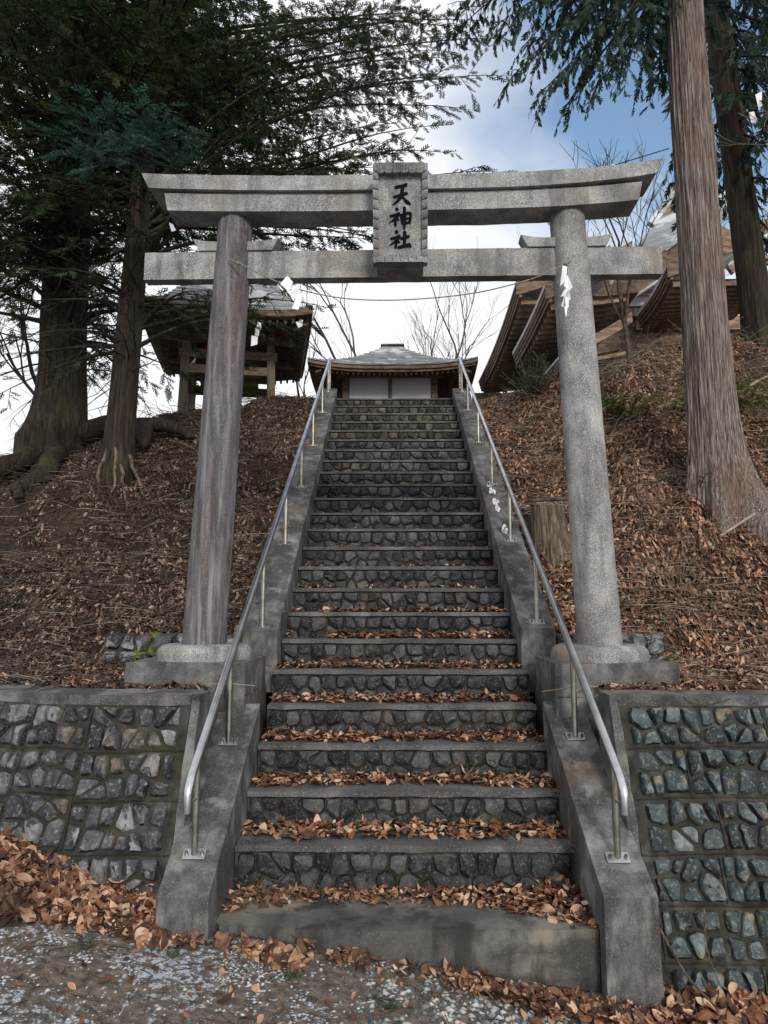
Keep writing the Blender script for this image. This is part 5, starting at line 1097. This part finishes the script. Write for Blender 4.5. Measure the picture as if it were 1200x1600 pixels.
for sx_ in (-1, 1):
    for sy_ in (-1, 1):
        b = np.array([pc[0]+sx_*px_*1.06, pc[1]+sy_*py_*1.06]); tp = np.array([pc[0]+sx_*px_*.97, pc[1]+sy_*py_*.97])
        build('post', rp10(MB().beam((*b, 2.7), (*tp, 5.62), .16, .16, (0, 1, 0))), 'wood_gr', pav, bevel=.01)
bb = MB()
for z, o_ in ((5.50, .5), (5.12, .12), (4.80, .0)):
    for s in (-1, 1): bb.box(pc[0]-px_-o_, pc[0]+px_+o_, pc[1]+s*py_-.07, pc[1]+s*py_+.07, z-.1, z+.08); bb.box(pc[0]+s*px_-.07+.003, pc[0]+s*px_+.07-.003, pc[1]-py_-o_*.6, pc[1]+py_+o_*.6, z-.125, z+.055)
build('beams', rp10(bb), 'wood', pav, bevel=.006)
for s in (-1, 1): build('purlin', rp10(MB().box(pc[0]+s*1.22-.06, pc[0]+s*1.22+.06, pc[1]-1.35, pc[1]+1.35, 5.54, 5.66)), 'wood_lt', pav)
build('sill_beam', rp10(MB().box(pc[0]-.6, pc[0]+.6, pc[1]-.1, pc[1]+.1, 4.5, 4.75)), 'moss', pav)
# base log edging left of the hall and right of the steps
for x0, x1, y, z, lb_ in ((-3.2, -1.25, 11.6, 3.22, 'dark edging log along the crest left of the top step'), (1.35, 2.6, 11.2, 3.36, 'dark edging wall along the crest right of the top step behind the snow patch')):
    o = build('edging', MB().box(x0, x1, y, y+.2, z-.25, z+.12), 'mortar', sub=.08, rough=.02, auto=40); tag(o, lb_, 'edging')
# main shrine on the right: several curved eaves running back from the stairs
shr = thing('main_shrine', (4.5, 14, 3.3), 'large wooden shrine building with layered curved eaves and patinated roof on the right mound', 'shrine')
def side_eave(x, ya, yb, za, zb, upa, upb, th, width, rise, nr, bands=4, roofpitch=.55, m='wood', rafter_m='wood_lt', name='eave', lean=.0, edge='wood_lt'):
    """eave edge runs along y at x; roof and soffit rise towards +x. upa lifts the near corner, upb the far one"""
    n = 30
    def e(t): return np.array([x, ya+(yb-ya)*t, za+(zb-za)*t+upa*(1-t)**3+upb*t**3])
    # banded fascia boards
    root = None
    for b in range(bands):
        h0, h1 = -th*b/bands, -th*(b+1)/bands+.004; off = .018*b; V = []; Fs = []
        for i in range(n+1):
            p = e(i/n); V += [p+[off, 0, h0], p+[off+.05, 0, h0], p+[off+.05, 0, h1], p+[off, 0, h1]]
        for i in range(n):
            for q in range(4): Fs.append((i*4+q, i*4+(q+1) % 4, i*4+4+(q+1) % 4, i*4+4+q))
        Fs += [(3, 2, 1, 0), (n*4, n*4+1, n*4+2, n*4+3)]
        o = build(name if b == 0 else 'fascia_board', MB().add(V, Fs), m if b else edge, shr if root is None else root); root = root or o
    # roof surface, and end fascia towards the viewer, soffit
    V = []; Fs = []; kk = 8
    for i in range(n+1):
        p = e(i/n)
        for j in range(kk+1):
            s = j/kk; V.append(p+[width*s, 0, roofpitch*width*(.75*s+.25*s*s)-(p[2]-(za+(zb-za)*i/n))*s*.8+.004])
    for i in range(n):
        for j in range(kk): q = i*(kk+1)+j; Fs.append((q, q+1, q+kk+2, q+kk+1))
    build('roof', MB().add(V, Fs), 'copper', root, smooth=True)
    V = []; Fs = []
    for i in range(n+1):
        p = e(i/n)
        for j in range(kk+1): s = j/kk; V.append(p+[.07+width*s, 0, -th+rise*width*s-(p[2]-(za+(zb-za)*i/n))*s*.8])
    for i in range(n):
        for j in range(kk): q = i*(kk+1)+j; Fs.append((q, q+kk+1, q+kk+2, q+1))
    # near end boards following the roof slope
    E_ = []
    for j in range(kk+1):
        s = j/kk; E_.append((V[j], e(0)+[width*s, 0, roofpitch*width*(.75*s+.25*s*s)-upa*s*.8]))
    build('soffit', MB().add(V, Fs), m, root)
    V = []; Fs = []
    for a, b in E_: V += [np.array(b)+[0, -.03, 0], np.array(b)+[0, -.03, -th*.9], np.array(b)+[0, .02, -th*.9], np.array(b)+[0, .02, 0]]
    for j in range(kk):
        for q in range(4): Fs.append((j*4+q, j*4+(q+1) % 4, j*4+4+(q+1) % 4, j*4+4+q))
    build('end_board', MB().add(V, Fs), m, root)
    rb = MB(); rt = MB()
    for i in range(nr):
        t = (i+.5)/nr; p = e(t); d = p[2]-(za+(zb-za)*t)
        a = p+[.10, 0, -th-.035]; b = p+[.10+width*.85, 0, -th-.035+rise*width*.85-d*.68]; build('rafter', MB().beam(a, b, .06, .085), rafter_m, root)
    return root
# A: long far eave, B: nearer straight eave, C: low eave, D: right-hand eave
side_eave(2.10, 11.3, 16.4, 5.12, 5.30, .30, .08, .26, 1.6, .16, 24)
side_eave(2.25, 9.85, 12.6, 4.62, 4.66, .08, .03, .28, 1.3, .16, 13, edge='plaster')
side_eave(2.62, 10.2, 12.7, 3.86, 4.05, .0, .0, .18, 1.0, .2, 14, edge='plaster')
side_eave(4.26, 10.4, 11.8, 5.10, 5.05, .18, .02, .26, 1.6, .10, 12, edge='plaster')
# E: transverse gutter eave between B and D, wall below, plaster gable above
build('cross_eave', MB().prism([(12.0, 5.12), (12.0, 5.28), (12.45, 5.40), (12.45, 5.20)], 'x', 2.9, 4.5), 'wood_gr', shr)
build('cross_roof_edge', MB().box(2.9, 4.5, 11.96, 12.06, 5.285, 5.31), 'copper', shr)
wv = MB(); wv.box(2.75, 7.6, 12.3, 12.4, 3.0, 5.25); build('wall', wv, 'wood', shr)
build('gable_wall', MB().box(3.0, 5.2, 12.50, 12.6, 5.3, 6.1), 'plaster', shr)
for x in (3.25, 3.95): build('gable_strut', MB().box(x-.07, x+.07, 12.40, 12.495, 5.4, 6.0), 'wood', shr)
build('gable_tie', MB().box(3.0, 5.0, 12.35, 12.399, 5.66, 5.86), 'wood', shr)
# curved pale barge board of the gable, sweeping up to the right
def barge(P, w_, th, m, name, y0=0):
    P = catmull(P, 8); V = []; Fs = []
    for i, p in enumerate(P):
        d = P[min(i+1, len(P)-1)]-P[max(i-1, 0)]; d = d/np.linalg.norm(d); u_ = np.array([-d[2], 0, d[0]])
        V += [p, p+u_*w_, p+u_*w_+[0, th, 0], p+[0, th, 0]]
    for i in range(len(P)-1):
        for q in range(4): Fs.append((i*4+q, i*4+4+q, i*4+4+(q+1) % 4, i*4+(q+1) % 4))
    Fs += [(0, 1, 2, 3), (len(V)-1, len(V)-2, len(V)-3, len(V)-4)]
    return build(name, MB().add(V, Fs), m, shr)
barge([at(905, 490, Y=12.1), at(950, 478, Y=12.1), at(990, 462, Y=12.1), at(1025, 440, Y=12.1), at(1060, 412, Y=12.1)], .36, .10, 'wood_lt', 'barge_board')
barge([at(905, 492, Y=12.05), at(950, 480, Y=12.05), at(990, 464, Y=12.05), at(1025, 442, Y=12.05), at(1060, 414, Y=12.05)], .035, .10, 'plaster', 'barge_trim')
# F: upper main roof sweeping up right with dark fascia
def slab(P, m, name, th=.05):
    V = [np.array(p) for p in P]; n = len(V); V2 = [v+np.array([0, .0, -th]) for v in V]
    return build(name, MB().add(V+V2, [tuple(range(n)), tuple(range(n, 2*n))[::-1]]+[(i, n+i, n+(i+1) % n, (i+1) % n) for i in range(n)]), m, shr)
slab([at(955, 430, Y=12.6), at(1032, 396, Y=12.6), at(1150, 330, Y=12.6), at(1150, 290, Y=15), at(1035, 338, Y=15)], 'copper', 'upper_roof')
barge([at(955, 432, Y=12.55), at(1000, 418, Y=12.55), at(1036, 397, Y=12.55), at(1075, 368, Y=12.55)], .0, .1, 'wood', 'upper_trim')
build('upper_fascia', MB().add([at(958, 432, Y=12.58), at(1036, 396, Y=12.58), at(1075, 366, Y=12.58), at(1075, 405, Y=12.7), at(1036, 425, Y=12.7), at(985, 450, Y=12.7)], [(0, 1, 2, 3, 4, 5)]), 'wood', shr)
build('upper_gable', MB().add([at(1030, 344, Y=15), at(1056, 300, Y=15), at(1095, 335, Y=15), at(1165, 372, Y=15), at(1165, 420, Y=15), at(1030, 420, Y=15)], [(0, 1, 2, 3, 4, 5)]), 'wood_lt', shr)
barge([at(1024, 352, Y=14.8), at(1045, 322, Y=14.8), at(1066, 292, Y=14.8), at(1110, 318, Y=14.8), at(1168, 352, Y=14.8)], .16, .15, 'copper', 'gable_roof')
slab([at(1138, 412, Y=12.8), at(1165, 372, Y=14.6), at(1260, 340, Y=14.6), at(1260, 400, Y=12.8), at(1165, 400, Y=12.8)], 'copper', 'lower_right_roof')
barge([at(1138, 416, Y=12.7), at(1165, 402, Y=12.7), at(1260, 396, Y=12.7)], -.16, .1, 'wood', 'lower_right_fascia')
for z, dy in ((4.95, -.0), (4.6, -.0)): build('wall_beam', MB().box(4.4, 7.5, 12.2+dy, 12.29+dy, z, z+.12), 'wood', shr)
print('objects', len(SC.objects))
